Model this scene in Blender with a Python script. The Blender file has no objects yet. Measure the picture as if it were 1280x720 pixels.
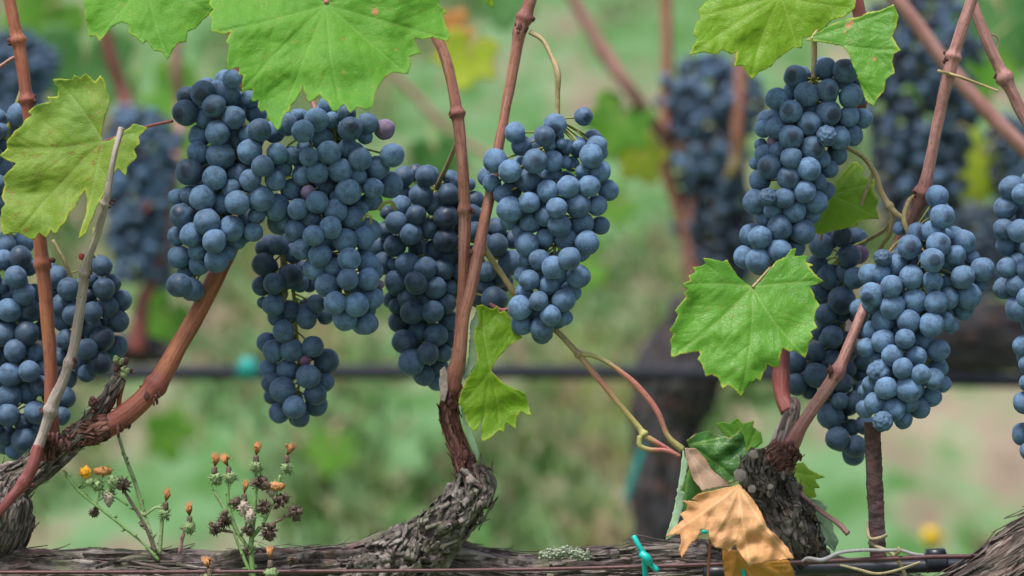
import bpy, bmesh, math, random
import numpy as np
from mathutils import Vector, Matrix, Quaternion, noise
from mathutils.geometry import delaunay_2d_cdt
random.seed(7); rng = np.random.default_rng(7)
R = math.radians
scene = bpy.context.scene
COL = scene.collection

# ------------------------------------------------------------------ camera, sky, sun, exposure
ZC = 0.90                       # height of the camera
D0 = 2.0                        # distance of the row that is in focus
S = 0.69 / 1280                 # metres per photo pixel at that distance
cam = bpy.data.cameras.new('camera'); cam_o = bpy.data.objects.new('camera', cam); COL.objects.link(cam_o)
cam_o.location = (0, -D0, ZC); cam_o.rotation_euler = (R(90), 0, 0)
cam.sensor_width = 36; cam.lens = 36 * D0 / 0.69
cam.clip_start = 0.05; cam.clip_end = 500
cam.dof.use_dof = True; cam.dof.focus_distance = D0 - 0.015; cam.dof.aperture_fstop = cam.lens / 19.5
scene.camera = cam_o
scene.view_settings.view_transform = 'Standard'; scene.view_settings.look = 'None'
scene.view_settings.exposure = 1.62; scene.view_settings.gamma = 1.0
world = bpy.data.worlds.new('World'); scene.world = world; world.use_nodes = True
wn = world.node_tree; bg = wn.nodes['Background']
sky = wn.nodes.new('ShaderNodeTexSky'); sky.sky_type = 'NISHITA'; sky.sun_disc = False
SUN_EL, SUN_AZ = R(66), R(215)          # azimuth clockwise from +Y
sky.sun_elevation = SUN_EL; sky.sun_rotation = SUN_AZ
sky.dust_density = 3.0; sky.air_density = 1.0; sky.ozone_density = 1.0
hs = wn.nodes.new('ShaderNodeHueSaturation'); hs.inputs['Saturation'].default_value = 0.7
wn.links.new(sky.outputs[0], hs.inputs['Color']); wn.links.new(hs.outputs[0], bg.inputs['Color'])
bg.inputs['Strength'].default_value = 0.07
sl = bpy.data.lights.new('sun', 'SUN'); sl.energy = 1.5; sl.angle = R(18); sl.color = (1.0, 0.97, 0.94)
so = bpy.data.objects.new('sun', sl); COL.objects.link(so)
sd = Vector((math.sin(SUN_AZ) * math.cos(SUN_EL), math.cos(SUN_AZ) * math.cos(SUN_EL), math.sin(SUN_EL)))
so.rotation_euler = sd.to_track_quat('Z', 'Y').to_euler()
scene.cycles.use_denoising = True
scene.cycles.max_bounces = 8; scene.cycles.transparent_max_bounces = 8

# ------------------------------------------------------------------ helpers
def P(px, py, y=0.0):
    k = S * (D0 + y) / D0
    return Vector(((px - 640) * k, y, ZC - (py - 360) * k))
def K(y=0.0): return S * (D0 + y) / D0
def ground_z(x, y):
    h = 0.0
    if y > 2.15:
        t = y - 2.15
        h = 0.285 * t if t < 14 else 0.285 * 14 + 0.12 * (t - 14)
        h -= 0.12 * (1 - math.exp(-t * 1.5))
    w = min(1.0, max(0.0, (y - 2.0) / 2))
    return h + 0.03 * noise.noise(Vector((x * 1.3, y * 1.3, 0))) + w * 0.07 * noise.noise(Vector((x * .5 + 9, y * .5, 0)))
def tag(o, label=None, cat=None, group=None, kind=None):
    if label: o['label'] = label
    if cat: o['category'] = cat
    if group: o['group'] = group
    if kind: o['kind'] = kind
    return o
def thing(name, loc, label, cat, group=None):
    o = bpy.data.objects.new(name, None); COL.objects.link(o); o.location = loc
    o.empty_display_size = 0.02
    return tag(o, label, cat, group)
def wloc(o):
    v = Vector((0, 0, 0))
    while o is not None: v = v + o.location; o = o.parent
    return v
class MB:
    def __init__(s): s.v = []; s.f = []; s.a = {}; s.m = []
    def add(s, vs, fs, at=None, mi=0):
        b = len(s.v); s.v += [tuple(v) for v in vs]; s.f += [tuple(i + b for i in f) for f in fs]; s.m += [mi] * len(fs)
        for k in set(list(s.a) + list(at or {})):
            w = 3 if k == 'tc' else 1
            cur = s.a.setdefault(k, [(0.0,) * 3 if w == 3 else 0.0] * b)
            cur += list(at[k]) if at and k in at else [(0.0,) * 3 if w == 3 else 0.0] * len(vs)
    def build(s, name, mat, parent=None, smooth=True, base=None):
        me = bpy.data.meshes.new(name)
        off = wloc(parent) if parent is not None else (base or Vector((0, 0, 0)))
        vs = np.array(s.v, dtype=float) - np.array(off)
        me.from_pydata(vs.tolist(), [], s.f)
        mats = mat if isinstance(mat, (list, tuple)) else [mat]
        for m in mats: me.materials.append(m)
        if len(mats) > 1: me.polygons.foreach_set('material_index', s.m)
        if smooth: me.polygons.foreach_set('use_smooth', [True] * len(me.polygons))
        for k, vals in s.a.items():
            if k == 'tc':
                at = me.attributes.new(k, 'FLOAT_VECTOR', 'POINT'); at.data.foreach_set('vector', np.array(vals, dtype=np.float32).ravel())
            else:
                at = me.attributes.new(k, 'FLOAT', 'POINT'); at.data.foreach_set('value', np.array(vals, dtype=np.float32))
        me.update()
        o = bpy.data.objects.new(name, me); COL.objects.link(o)
        if parent is not None: o.parent = parent
        else: o.location = off
        return o
def children(o): return [c for c in o.children]
def copy_tree(o, parent=None):
    c = o.copy(); COL.objects.link(c)
    if parent is not None: c.parent = parent
    for ch in list(o.children): copy_tree(ch, c)
    return c

def catmull(pts, n):
    """pts: list of tuples of equal length; n samples in all"""
    p = np.array(pts, dtype=float)
    if len(p) == 2: p = np.array([p[0], p[0] * .5 + p[1] * .5, p[1]])
    d = np.r_[0, np.cumsum(np.maximum(1e-9, np.linalg.norm(np.diff(p[:, :3], axis=0), axis=1)))]
    ext = np.vstack([2 * p[0] - p[1], p, 2 * p[-1] - p[-2]])
    out = []
    for t in np.linspace(0, d[-1], n):
        i = min(len(p) - 2, int(np.searchsorted(d, t, side='right') - 1)); i = max(i, 0)
        u = (t - d[i]) / (d[i + 1] - d[i]); a, b, c, e = ext[i], ext[i + 1], ext[i + 2], ext[i + 3]
        out.append(0.5 * ((2 * b) + (c - a) * u + (2 * a - 5 * b + 4 * c - e) * u * u + (3 * b - a - 3 * c + e) * u ** 3))
    return np.array(out)
def tube(mb, pts, step=0.0015, seg=14, fn=None, cap=True, nodes=(), mi=0, at_extra=None):
    """pts: (Vector world, radius). fn(theta, s, radius, L) -> radius offset. nodes: (t 0..1, swell, halflength m)"""
    raw = [tuple(v) + (r,) for v, r in pts]
    L = sum((Vector(raw[i + 1][:3]) - Vector(raw[i][:3])).length for i in range(len(raw) - 1))
    n = max(4, int(L / step)); c = catmull(raw, n)
    pos = c[:, :3]; rad = np.maximum(1e-5, c[:, 3])
    tang = np.gradient(pos, axis=0); tang /= np.maximum(1e-12, np.linalg.norm(tang, axis=1))[:, None]
    up = Vector(tang[0]).orthogonal().normalized(); vs = []; tc = []
    for i in range(n):
        T = Vector(tang[i]); up = (up - T * up.dot(T)).normalized(); B = T.cross(up)
        s = L * i / (n - 1); r0 = rad[i]
        for t, sw, hl in nodes:
            r0 *= 1 + sw * math.exp(-((s - t * L) / hl) ** 2)
        for k in range(seg):
            th = 2 * math.pi * k / seg
            r = r0 + (fn(th, s, r0, L) if fn else 0)
            vs.append(Vector(pos[i]) + (up * math.cos(th) + B * math.sin(th)) * r)
            tc.append((math.cos(th) * r0, math.sin(th) * r0, s))
    fs = []
    for i in range(n - 1):
        for k in range(seg):
            a = i * seg + k; b = i * seg + (k + 1) % seg
            fs.append((a, b, b + seg, a + seg))
    if cap:
        vs += [Vector(pos[0]) - Vector(tang[0]) * rad[0] * .3, Vector(pos[-1]) + Vector(tang[-1]) * rad[-1] * .3]
        tc += [(0, 0, 0), (0, 0, L)]
        m = n * seg
        for k in range(seg):
            fs.append((m, (k + 1) % seg, k)); fs.append((m + 1, (n - 1) * seg + k, (n - 1) * seg + (k + 1) % seg))
    mb.add(vs, fs, {'tc': tc}, mi)
    return pos, rad, tang
def px_tube(mb, pts, **k):
    """pts in photo pixels: (px, py, y, radius px)"""
    return tube(mb, [(P(a, b, y), r * K(y)) for a, b, y, r in pts], **k)
def ico(sub):
    bm = bmesh.new(); bmesh.ops.create_icosphere(bm, subdivisions=sub, radius=1)
    v = [x.co.copy() for x in bm.verts]; f = [tuple(q.index for q in x.verts) for x in bm.faces]; bm.free(); return v, f
ICO = {k: ico(k) for k in (1, 2, 3, 4)}
def blob(mb, c, r, sub=2, amp=0.0, freq=2.0, scale=(1, 1, 1), mi=0):
    v, f = ICO[sub]; sd_ = Vector((random.random() * 50,) * 3)
    vs = []
    for p in v:
        d = 1 + amp * noise.noise(p * freq + sd_)
        vs.append(Vector(c) + Vector((p.x * scale[0], p.y * scale[1], p.z * scale[2])) * r * d)
    mb.add(vs, f, {'tc': [tuple(p * r) for p in v]}, mi)

# ------------------------------------------------------------------ materials
def mat(name):
    m = bpy.data.materials.new(name); m.use_nodes = True; nt = m.node_tree
    for n in list(nt.nodes): nt.nodes.remove(n)
    out = nt.nodes.new('ShaderNodeOutputMaterial'); return m, nt, out
class N:
    def __init__(s, nt): s.nt = nt
    def n(s, t, **k):
        x = s.nt.nodes.new(t)
        for a, b in k.items(): setattr(x, a, b)
        return x
    def l(s, a, b): s.nt.links.new(a, b)
    def val(s, sock, v):
        if hasattr(v, 'is_linked') or hasattr(v, 'links'): s.l(v, sock)
        else: sock.default_value = v
    def noise(s, vec, scale, detail=4, rough=.55, dist=0):
        x = s.n('ShaderNodeTexNoise'); x.inputs['Scale'].default_value = scale; x.inputs['Detail'].default_value = detail
        x.inputs['Roughness'].default_value = rough; x.inputs['Distortion'].default_value = dist
        if vec is not None: s.l(vec, x.inputs['Vector'])
        return x.outputs['Fac']
    def ramp(s, fac, stops):
        x = s.n('ShaderNodeValToRGB'); e = x.color_ramp.elements
        while len(e) < len(stops): e.new(0.5)
        for i, (p, c) in enumerate(stops):
            e[i].position = p; e[i].color = c if len(c) == 4 else tuple(c) + (1,)
        s.l(fac, x.inputs[0]); return x.outputs[0]
    def mix(s, f, a, b, mode='MIX'):
        x = s.n('ShaderNodeMix', data_type='RGBA', blend_type=mode)
        s.val(x.inputs[0], f)
        for sock, v in ((x.inputs[6], a), (x.inputs[7], b)):
            s.val(sock, tuple(v) + (1,) if isinstance(v, tuple) and len(v) == 3 else v)
        return x.outputs[2]
    def math(s, op, a, b=0.0, c=None, clamp=False):
        x = s.n('ShaderNodeMath', operation=op, use_clamp=clamp); s.val(x.inputs[0], a); s.val(x.inputs[1], b)
        if c is not None: s.val(x.inputs[2], c)
        return x.outputs[0]
    def maprange(s, v, a, b, c=0.0, d=1.0):
        x = s.n('ShaderNodeMapRange'); s.l(v, x.inputs[0])
        for i, q in enumerate((a, b, c, d)): x.inputs[i + 1].default_value = q
        return x.outputs[0]
    def vmath(s, op, a, b=None):
        x = s.n('ShaderNodeVectorMath', operation=op); s.val(x.inputs[0], a)
        if b is not None: s.val(x.inputs[1], b)
        return x.outputs[0]
    def bump(s, h, strength, dist):
        x = s.n('ShaderNodeBump'); x.inputs['Strength'].default_value = strength; x.inputs['Distance'].default_value = dist
        s.l(h, x.inputs['Height']); return x.outputs[0]
def attr(n, name, out='Fac'):
    x = n.n('ShaderNodeAttribute', attribute_name=name); return x.outputs[out]

def make_grape_mat():
    m, nt, out = mat('grape_skin'); n = N(nt)
    b = n.n('ShaderNodeBsdfPrincipled'); n.l(b.outputs[0], out.inputs[0])
    tcn = n.n('ShaderNodeTexCoord'); oi = n.n('ShaderNodeObjectInfo')
    sc_ = n.math('MULTIPLY', oi.outputs['Random'], 37.0)
    cmb = n.n('ShaderNodeCombineXYZ'); [n.l(sc_, cmb.inputs[i]) for i in range(3)]
    v = n.vmath('ADD', tcn.outputs['Object'], cmb.outputs[0])
    col = n.n('ShaderNodeSeparateColor'); n.l(oi.outputs['Color'], col.inputs[0])
    bloom_shade_amt = col.outputs[0]; purple = col.outputs[1]; wipe = col.outputs[2]  # first channel: real bloom, cut back on rear bunches to paint in shade
    big = n.noise(v, 1.5, 3, .5, .4); fine = n.noise(v, 9.0, 5, .65)
    # rubbed patch at the blossom end, its size differs from grape to grape
    sep = n.n('ShaderNodeSeparateXYZ'); n.l(tcn.outputs['Object'], sep.inputs[0])
    tip = n.math('ADD', n.math('MULTIPLY', sep.outputs[2], -1.0), n.math('MULTIPLY', big, 0.35))
    patch = n.maprange(tip, .99, 1.13)
    patch = n.math('MULTIPLY', patch, n.math('ADD', 0.1, wipe), clamp=True)
    streak = n.noise(n.vmath('MULTIPLY', v, (1.0, 1.0, 3.5)), 2.2, 4, .6, 1.2)
    rub = n.maprange(streak, .62, .70, 0, 1)
    rub = n.math('MULTIPLY', rub, wipe)
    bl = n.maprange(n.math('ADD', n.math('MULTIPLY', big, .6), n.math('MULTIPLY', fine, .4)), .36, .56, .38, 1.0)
    bl = n.math('MULTIPLY', bl, bloom_shade_amt)
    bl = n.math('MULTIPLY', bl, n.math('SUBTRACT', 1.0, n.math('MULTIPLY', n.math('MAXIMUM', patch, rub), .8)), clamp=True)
    skin = n.mix(n.maprange(purple, .2, 1.0), (.006, .008, .018), (.11, .028, .06))
    dust = n.mix(fine, (.078, .160, .290), (.165, .275, .42))
    dust = n.mix(n.math('MULTIPLY', n.maprange(purple, .3, 1.0), .6), dust, (.30, .15, .24))
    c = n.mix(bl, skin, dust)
    micro = n.noise(v, 22, 4, .7); c = n.mix(n.math('MULTIPLY', n.maprange(micro, .5, .68), .28), c, (.03, .06, .12))
    c = n.mix(n.math('MULTIPLY', n.maprange(micro, .46, .34), .2), c, (.25, .36, .50))
    # small corky scar at the blossom end
    dx = n.math('POWER', n.math('ADD', n.math('POWER', sep.outputs[0], 2.0), n.math('POWER', sep.outputs[1], 2.0)), .5)
    scar = n.math('MULTIPLY', n.maprange(dx, .035, .075, 1, 0), n.math('LESS_THAN', sep.outputs[2], 0.0))
    c = n.mix(n.math('MULTIPLY', scar, .75), c, (.035, .028, .03))
    speck = n.n('ShaderNodeTexVoronoi'); speck.inputs['Scale'].default_value = 5.5; n.l(v, speck.inputs['Vector'])
    sp = n.math('MULTIPLY', n.maprange(speck.outputs['Distance'], .05, .1, 1, 0), .45)
    c = n.mix(sp, c, (.03, .04, .06))
    n.l(c, b.inputs['Base Color'])
    rg = n.maprange(bl, 0, .8, .36, .82); n.l(rg, b.inputs['Roughness'])
    b.inputs['Specular IOR Level'].default_value = .30
    b.inputs['Sheen Weight'].default_value = .10; b.inputs['Sheen Roughness'].default_value = .5; b.inputs['Sheen Tint'].default_value = (.65, .82, 1, 1)
    hb = n.math('ADD', n.math('MULTIPLY', big, .8), n.math('MULTIPLY', fine, .35))
    n.l(n.bump(hb, .22, .0012), b.inputs['Normal'])
    return m
M_GRAPE = make_grape_mat()

def cane_mat(name, c1, c2, c3, rough=.55, dots=(.08, .04, .03), gloss=.4, strscale=1.0, red=((.10, .022, .022), (.24, .06, .055))):
    m, nt, out = mat(name); n = N(nt); b = n.n('ShaderNodeBsdfPrincipled'); n.l(b.outputs[0], out.inputs[0])
    tc = attr(n, 'tc', 'Vector'); oi = n.n('ShaderNodeObjectInfo')
    v = n.vmath('ADD', tc, n.vmath('SCALE', oi.outputs['Location'])) if False else tc
    st = n.noise(n.vmath('MULTIPLY', v, (1, 1, .05)), 520 * strscale, 6, .7)
    lo = n.noise(n.vmath('MULTIPLY', v, (1, 1, .35)), 60, 3, .5, .5)
    c = n.mix(n.maprange(lo, .35, .65), c1, c2)
    c = n.mix(n.math('MULTIPLY', n.maprange(st, .5, .72), .8), c, c3)
    c = n.mix(n.math('MULTIPLY', n.maprange(st, .5, .32), .6), c, tuple(x * .38 for x in c1))
    c = n.mix(n.math('MULTIPLY', n.maprange(n.noise(v, 140, 4, .6), .55, .7), .45), c, tuple(x * .45 for x in c2))
    c = n.mix(n.math('MULTIPLY', attr(n, 'red'), .85), c, n.mix(st, *red))
    vo = n.n('ShaderNodeTexVoronoi'); vo.inputs['Scale'].default_value = 420; n.l(n.vmath('MULTIPLY', v, (1, 1, .45)), vo.inputs['Vector'])
    d = n.math('MULTIPLY', n.maprange(vo.outputs['Distance'], .1, .22, 1, 0), .7)
    c = n.mix(d, c, dots)
    n.l(c, b.inputs['Base Color']); b.inputs['Roughness'].default_value = rough; b.inputs['Specular IOR Level'].default_value = gloss
    n.l(n.bump(n.math('ADD', st, n.math('MULTIPLY', vo.outputs['Distance'], .3)), .7, .0011), b.inputs['Normal'])
    return m
M_CANE = cane_mat('cane_red_brown', (.34, .135, .08), (.26, .105, .08), (.45, .27, .20))
M_CANE_OR = cane_mat('cane_orange_brown', (.36, .12, .045), (.25, .07, .045), (.43, .20, .11))
M_CANE_RED = cane_mat('cane_dark_red', (.21, .045, .038), (.14, .035, .035), (.30, .12, .10))
M_CANE_PINK = cane_mat('cane_pinkish', (.34, .165, .14), (.28, .12, .10), (.47, .32, .27))
M_TWIG = cane_mat('twig_grey', (.33, .28, .24), (.27, .20, .17), (.46, .42, .38), rough=.7)
M_TWIG_RED = cane_mat('twig_red_grey', (.30, .17, .14), (.22, .10, .09), (.40, .33, .29), rough=.7)
M_OLIVE = cane_mat('shoot_olive', (.36, .29, .12), (.30, .20, .10), (.42, .38, .20), rough=.5)
M_PETIOLE_RED = cane_mat('petiole_red', (.42, .10, .11), (.48, .17, .14), (.52, .26, .22), rough=.45)
M_STEM = cane_mat('bunch_stem_green', (.24, .27, .05), (.20, .19, .05), (.36, .34, .12), rough=.5)

def bark_mat(name, dark, mid, light, green, gamt=.5, scale=1.0, plate=(190, 17)):
    m, nt, out = mat(name); n = N(nt); b = n.n('ShaderNodeBsdfPrincipled'); n.l(b.outputs[0], out.inputs[0])
    v = attr(n, 'tc', 'Vector')
    st = n.noise(n.vmath('MULTIPLY', v, (1, 1, .12)), 420 * scale, 6, .68, .6)
    mid_n = n.noise(n.vmath('MULTIPLY', v, (1, 1, .3)), 120 * scale, 4, .6, .4)
    lo = n.noise(v, 28, 3, .5)
    c = n.ramp(st, [(.36, dark), (.49, mid), (.60, light)])
    c = n.mix(n.maprange(mid_n, .5, .62), c, tuple(x * .25 for x in mid))
    dv = n.n('ShaderNodeMix', data_type='VECTOR'); dv.inputs[0].default_value = .5
    wn_ = n.n('ShaderNodeTexNoise'); wn_.inputs['Scale'].default_value = 90; n.l(v, wn_.inputs['Vector'])
    wv = n.vmath('ADD', n.vmath('MULTIPLY', v, (plate[0], plate[0], plate[1])), n.vmath('MULTIPLY', wn_.outputs['Color'], (1.3, 1.3, .8)))
    v1 = n.n('ShaderNodeTexVoronoi', feature='DISTANCE_TO_EDGE'); v1.inputs['Scale'].default_value = 1.0; n.l(wv, v1.inputs['Vector'])
    v2 = n.n('ShaderNodeTexVoronoi', feature='F1'); v2.inputs['Scale'].default_value = 1.0; n.l(wv, v2.inputs['Vector'])
    vs_ = n.n('ShaderNodeSeparateColor'); n.l(v2.outputs['Color'], vs_.inputs[0])
    c = n.mix(n.math('MULTIPLY', vs_.outputs[0], .55), c, light)
    c = n.mix(n.math('MULTIPLY', n.maprange(vs_.outputs[1], .5, 1.0), .75), c, dark)
    c = n.mix(n.math('MULTIPLY', n.maprange(v1.outputs['Distance'], .0, .09, 1, 0), .85), c, tuple(x * .5 for x in dark))
    c = n.mix(n.math('MULTIPLY', n.maprange(lo, .5, .66), gamt), c, green)
    c = n.mix(n.math('MULTIPLY', n.maprange(n.noise(v, 45, 3), .56, .68), .5), c, (.17, .075, .06))
    n.l(c, b.inputs['Base Color']); b.inputs['Roughness'].default_value = .88; b.inputs['Specular IOR Level'].default_value = .25
    n.l(n.bump(n.math('SUBTRACT', st, mid_n), 1.0, .003), b.inputs['Normal'])
    return m
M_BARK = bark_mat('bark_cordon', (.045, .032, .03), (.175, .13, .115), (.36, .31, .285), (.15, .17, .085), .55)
M_BARK_DK = bark_mat('bark_spur', (.028, .02, .018), (.115, .085, .07), (.30, .26, .225), (.13, .13, .08), .3, .8, (150, 36))
M_BARK_KN = bark_mat('bark_flaky_knob', (.045, .034, .03), (.20, .155, .13), (.36, .32, .29), (.20, .22, .13), .5, .7, (135, 30))
M_BARK_RED = bark_mat('bark_red_neck', (.04, .015, .013), (.17, .06, .045), (.34, .17, .13), (.2, .16, .12), .3, .9)
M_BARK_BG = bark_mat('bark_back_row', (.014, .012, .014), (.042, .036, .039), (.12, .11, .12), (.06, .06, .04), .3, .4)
M_BARK_STRING = bark_mat('bark_stringy', (.03, .02, .017), (.14, .095, .075), (.38, .33, .29), (.18, .10, .075), .5, 1.0)

def leaf_mat(name, base, alt, vein, edge, speck=None, spk=0.0, trans=.3, rough=.5, edgeamt=.8, back=None, spec=.28, mott=14):
    m, nt, out = mat(name); n = N(nt)
    tcn = n.n('ShaderNodeTexCoord'); v = tcn.outputs['Object']
    lo = n.noise(v, mott, 4, .6, .3); mi = n.noise(v, 75, 4, .6)
    c = n.mix(n.maprange(lo, .36, .64), base, alt)
    c = n.mix(n.math('MULTIPLY', n.maprange(mi, .4, .7), .25), c, tuple(min(1, x * 1.35) for x in alt))
    if speck:
        s = n.noise(v, 260, 5, .7); s2 = n.noise(v, 30, 3, .6)
        f = n.math('MULTIPLY', n.math('MULTIPLY', n.maprange(s, .56, .66), n.maprange(s2, .36, .6)), spk)
        c = n.mix(f, c, speck)
    ed = n.math('MULTIPLY', attr(n, 'edge'), n.math('MULTIPLY', n.maprange(n.noise(v, 120, 2), .4, .62), edgeamt), clamp=True)
    c = n.mix(ed, c, edge)
    vn = attr(n, 'vein')
    c = n.mix(n.math('MULTIPLY', vn, .6, clamp=True), c, vein)
    vor = n.n('ShaderNodeTexVoronoi', feature='DISTANCE_TO_EDGE'); vor.inputs['Scale'].default_value = 330; n.l(v, vor.inputs['Vector'])
    net = n.maprange(vor.outputs['Distance'], .0, .12, 1, 0)
    c = n.mix(n.math('MULTIPLY', net, .10), c, vein)
    c = n.mix(attr(n, 'spot'), c, (.48, .22, .10))
    if back:
        geo = n.n('ShaderNodeNewGeometry'); c = n.mix(geo.outputs['Backfacing'], c, back)
    b = n.n('ShaderNodeBsdfPrincipled'); n.l(c, b.inputs['Base Color']); b.inputs['Roughness'].default_value = rough
    b.inputs['Specular IOR Level'].default_value = spec
    hgt = n.math('SUBTRACT', n.math('MULTIPLY', mi, .7), n.math('MULTIPLY', net, .28))
    nb = n.bump(hgt, .45, .0009); n.l(nb, b.inputs['Normal'])
    tr = n.n('ShaderNodeBsdfTranslucent'); n.l(n.mix(.35, c, (.55, .75, .05), 'MULTIPLY'), tr.inputs[0]); n.l(nb, tr.inputs['Normal'])
    n.l(n.mix(.35, c, (.6, .8, .05)), tr.inputs[0])
    ms = n.n('ShaderNodeMixShader'); ms.inputs[0].default_value = trans
    n.l(b.outputs[0], ms.inputs[1]); n.l(tr.outputs[0], ms.inputs[2]); n.l(ms.outputs[0], out.inputs[0])
    return m
M_LEAF_A = leaf_mat('leaf_blue_green', (.075, .245, .020), (.12, .31, .026), (.20, .40, .08), (.42, .50, .06), (.30, .24, .05), .6, .36, .55, .7, spec=.2)
M_LEAF_B = leaf_mat('leaf_green', (.066, .22, .016), (.105, .285, .020), (.24, .40, .10), (.52, .50, .05), (.2, .18, .05), .6, .32, .45, .9)
M_LEAF_C = leaf_mat('leaf_speckled', (.11, .215, .020), (.17, .26, .020), (.25, .36, .09), (.46, .50, .04), (.24, .12, .03), 1.3, .3, .55, .9)
M_LEAF_D = leaf_mat('leaf_yellow_green', (.13, .28, .010), (.18, .34, .012), (.34, .46, .09), (.55, .55, .05), (.2, .22, .02), .4, .45, .45, .8)
M_LEAF_DK = leaf_mat('leaf_dark_green', (.022, .085, .02), (.055, .17, .025), (.2, .36, .08), (.4, .2, .04), None, 0, .15, .4, .5)
M_LEAF_PALE = leaf_mat('leaf_pale_back', (.36, .50, .33), (.30, .46, .28), (.48, .58, .42), (.4, .5, .3), None, 0, .25, .75, .3)
M_LEAF_TAN = leaf_mat('leaf_dried_tan', (.44, .31, .22), (.36, .23, .15), (.5, .38, .28), (.35, .15, .05), None, 0, .15, .75, .5)
M_LEAF_OR = leaf_mat('leaf_dry_orange', (.60, .30, .11), (.50, .26, .12), (.74, .48, .24), (.38, .16, .04), (.30, .13, .05), .55, .2, .6, .5)
M_LEAF_OR2 = leaf_mat('leaf_dry_ochre', (.58, .27, .04), (.50, .22, .04), (.60, .36, .12), (.40, .15, .03), (.35, .16, .06), .4, .2, .6, .5)
M_LEAF_BG = leaf_mat('leaf_back_green', (.06, .22, .02), (.11, .30, .025), (.3, .4, .1), (.4, .4, .05), None, 0, .4, .5, .4)
M_LEAF_BGD = leaf_mat('leaf_back_dark', (.035, .13, .03), (.05, .17, .03), (.15, .3, .1), (.2, .3, .05), None, 0, .3, .5, .4)
M_LEAF_BGY = leaf_mat('leaf_back_yellow', (.30, .42, .02), (.38, .46, .03), (.5, .5, .1), (.55, .25, .03), None, 0, .4, .5, 1.0)
M_LEAF_BGR = leaf_mat('leaf_back_red', (.45, .09, .05), (.50, .30, .05), (.5, .4, .1), (.5, .1, .03), None, 0, .3, .5, 1.0)

def plain(name, c, rough=.5, metal=0, spec=.5, var=.25, scale=120, bumpd=.0004):
    m, nt, out = mat(name); n = N(nt); b = n.n('ShaderNodeBsdfPrincipled'); n.l(b.outputs[0], out.inputs[0])
    tcn = n.n('ShaderNodeTexCoord'); f = n.noise(tcn.outputs['Object'], scale, 5, .65)
    col = n.mix(n.maprange(f, .3, .7), tuple(x * (1 - var) for x in c), tuple(min(1, x * (1 + var)) for x in c))
    n.l(col, b.inputs['Base Color']); b.inputs['Roughness'].default_value = rough; b.inputs['Metallic'].default_value = metal
    b.inputs['Specular IOR Level'].default_value = spec; n.l(n.bump(f, .4, bumpd), b.inputs['Normal']); return m
def rust_mat():
    m, nt, out = mat('rusty_iron'); n = N(nt); b = n.n('ShaderNodeBsdfPrincipled'); n.l(b.outputs[0], out.inputs[0])
    v = n.n('ShaderNodeTexCoord').outputs['Object']; f = n.noise(v, 130, 6, .7); g = n.noise(v, 700, 4, .6); h = n.noise(v, 35, 3, .5)
    c = n.ramp(f, [(.3, (.025, .014, .014)), (.5, (.07, .032, .028)), (.72, (.14, .06, .045))])
    c = n.mix(n.math('MULTIPLY', n.maprange(h, .5, .65), .4), c, (.06, .05, .06))
    n.l(c, b.inputs['Base Color']); b.inputs['Roughness'].default_value = .75
    n.l(n.bump(n.math('ADD', f, n.math('MULTIPLY', g, .5)), .8, .0012), b.inputs['Normal']); return m
M_RUST = rust_mat()
M_HOSE = plain('black_plastic', (.012, .014, .022), .38, 0, .5, .2, 60)
M_HOSE_BG = plain('black_plastic_back', (.008, .010, .018), .6, 0, .3, .2, 60)
M_WIRE = plain('wire_rust', (.085, .035, .035), .5, .3, .5, .4, 300)
M_TIE = plain('teal_tie', (.0, .38, .34), .4, 0, .5, .1)
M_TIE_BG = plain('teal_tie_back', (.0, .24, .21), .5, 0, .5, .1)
M_STRAW = plain('tie_straw', (.30, .25, .14), .7, 0, .3, .35, 200)
M_STRAW_G = plain('tie_straw_grey', (.25, .24, .24), .6, 0, .3, .3, 200)
M_LICHEN = plain('lichen', (.27, .30, .22), .95, 0, .1, .3, 300)
M_DRY = plain('dry_bract', (.12, .085, .065), .9, 0, .2, .5, 400)
M_FLUFF = plain('seed_fluff', (.36, .30, .24), .95, 0, .1, .2, 300)
M_WEED = plain('weed_green', (.16, .27, .09), .6, 0, .3, .3, 200)
M_WEED_P = plain('weed_pale', (.22, .30, .13), .7, 0, .3, .3, 400)
M_PETAL = plain('withered_petal', (.40, .19, .075), .8, 0, .2, .35, 500)
M_PETAL_Y = plain('yellow_petal', (.62, .30, .02), .7, 0, .2, .25, 500)
M_CUT = plain('pale_cut_wood', (.30, .24, .205), .8, 0, .3, .35, 350)
M_DARKSCALE = plain('bud_scale', (.09, .035, .03), .7, 0, .3, .5, 500)
M_REDBERRY = plain('red_bud', (.30, .03, .025), .5)

def ground_mat():
    m, nt, out = mat('hillside_soil'); n = N(nt); b = n.n('ShaderNodeBsdfPrincipled'); n.l(b.outputs[0], out.inputs[0])
    v = n.vmath('MULTIPLY', n.n('ShaderNodeTexCoord').outputs['Object'], (1.0, .32, 1.0))
    f = n.noise(v, 1.4, 4, .6, .5); g = n.noise(v, 5, 5, .65); h = n.noise(v, 2.2, 3, .5)
    soil = n.mix(n.maprange(g, .35, .65), (.16, .12, .085), (.33, .27, .20))
    g2 = n.noise(v, 11, 4, .6); grs = n.mix(n.maprange(g2, .38, .62), (.045, .12, .024), (.105, .20, .085))
    c = n.mix(n.maprange(n.math('ADD', n.math('MULTIPLY', f, .5), n.math('MULTIPLY', g, .5)), .42, .52), soil, grs)
    n.l(c, b.inputs['Base Color']); b.inputs['Roughness'].default_value = .95; b.inputs['Specular IOR Level'].default_value = .2
    n.l(n.bump(g, .8, .03), b.inputs['Normal']); return m
M_GROUND = ground_mat()
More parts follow.
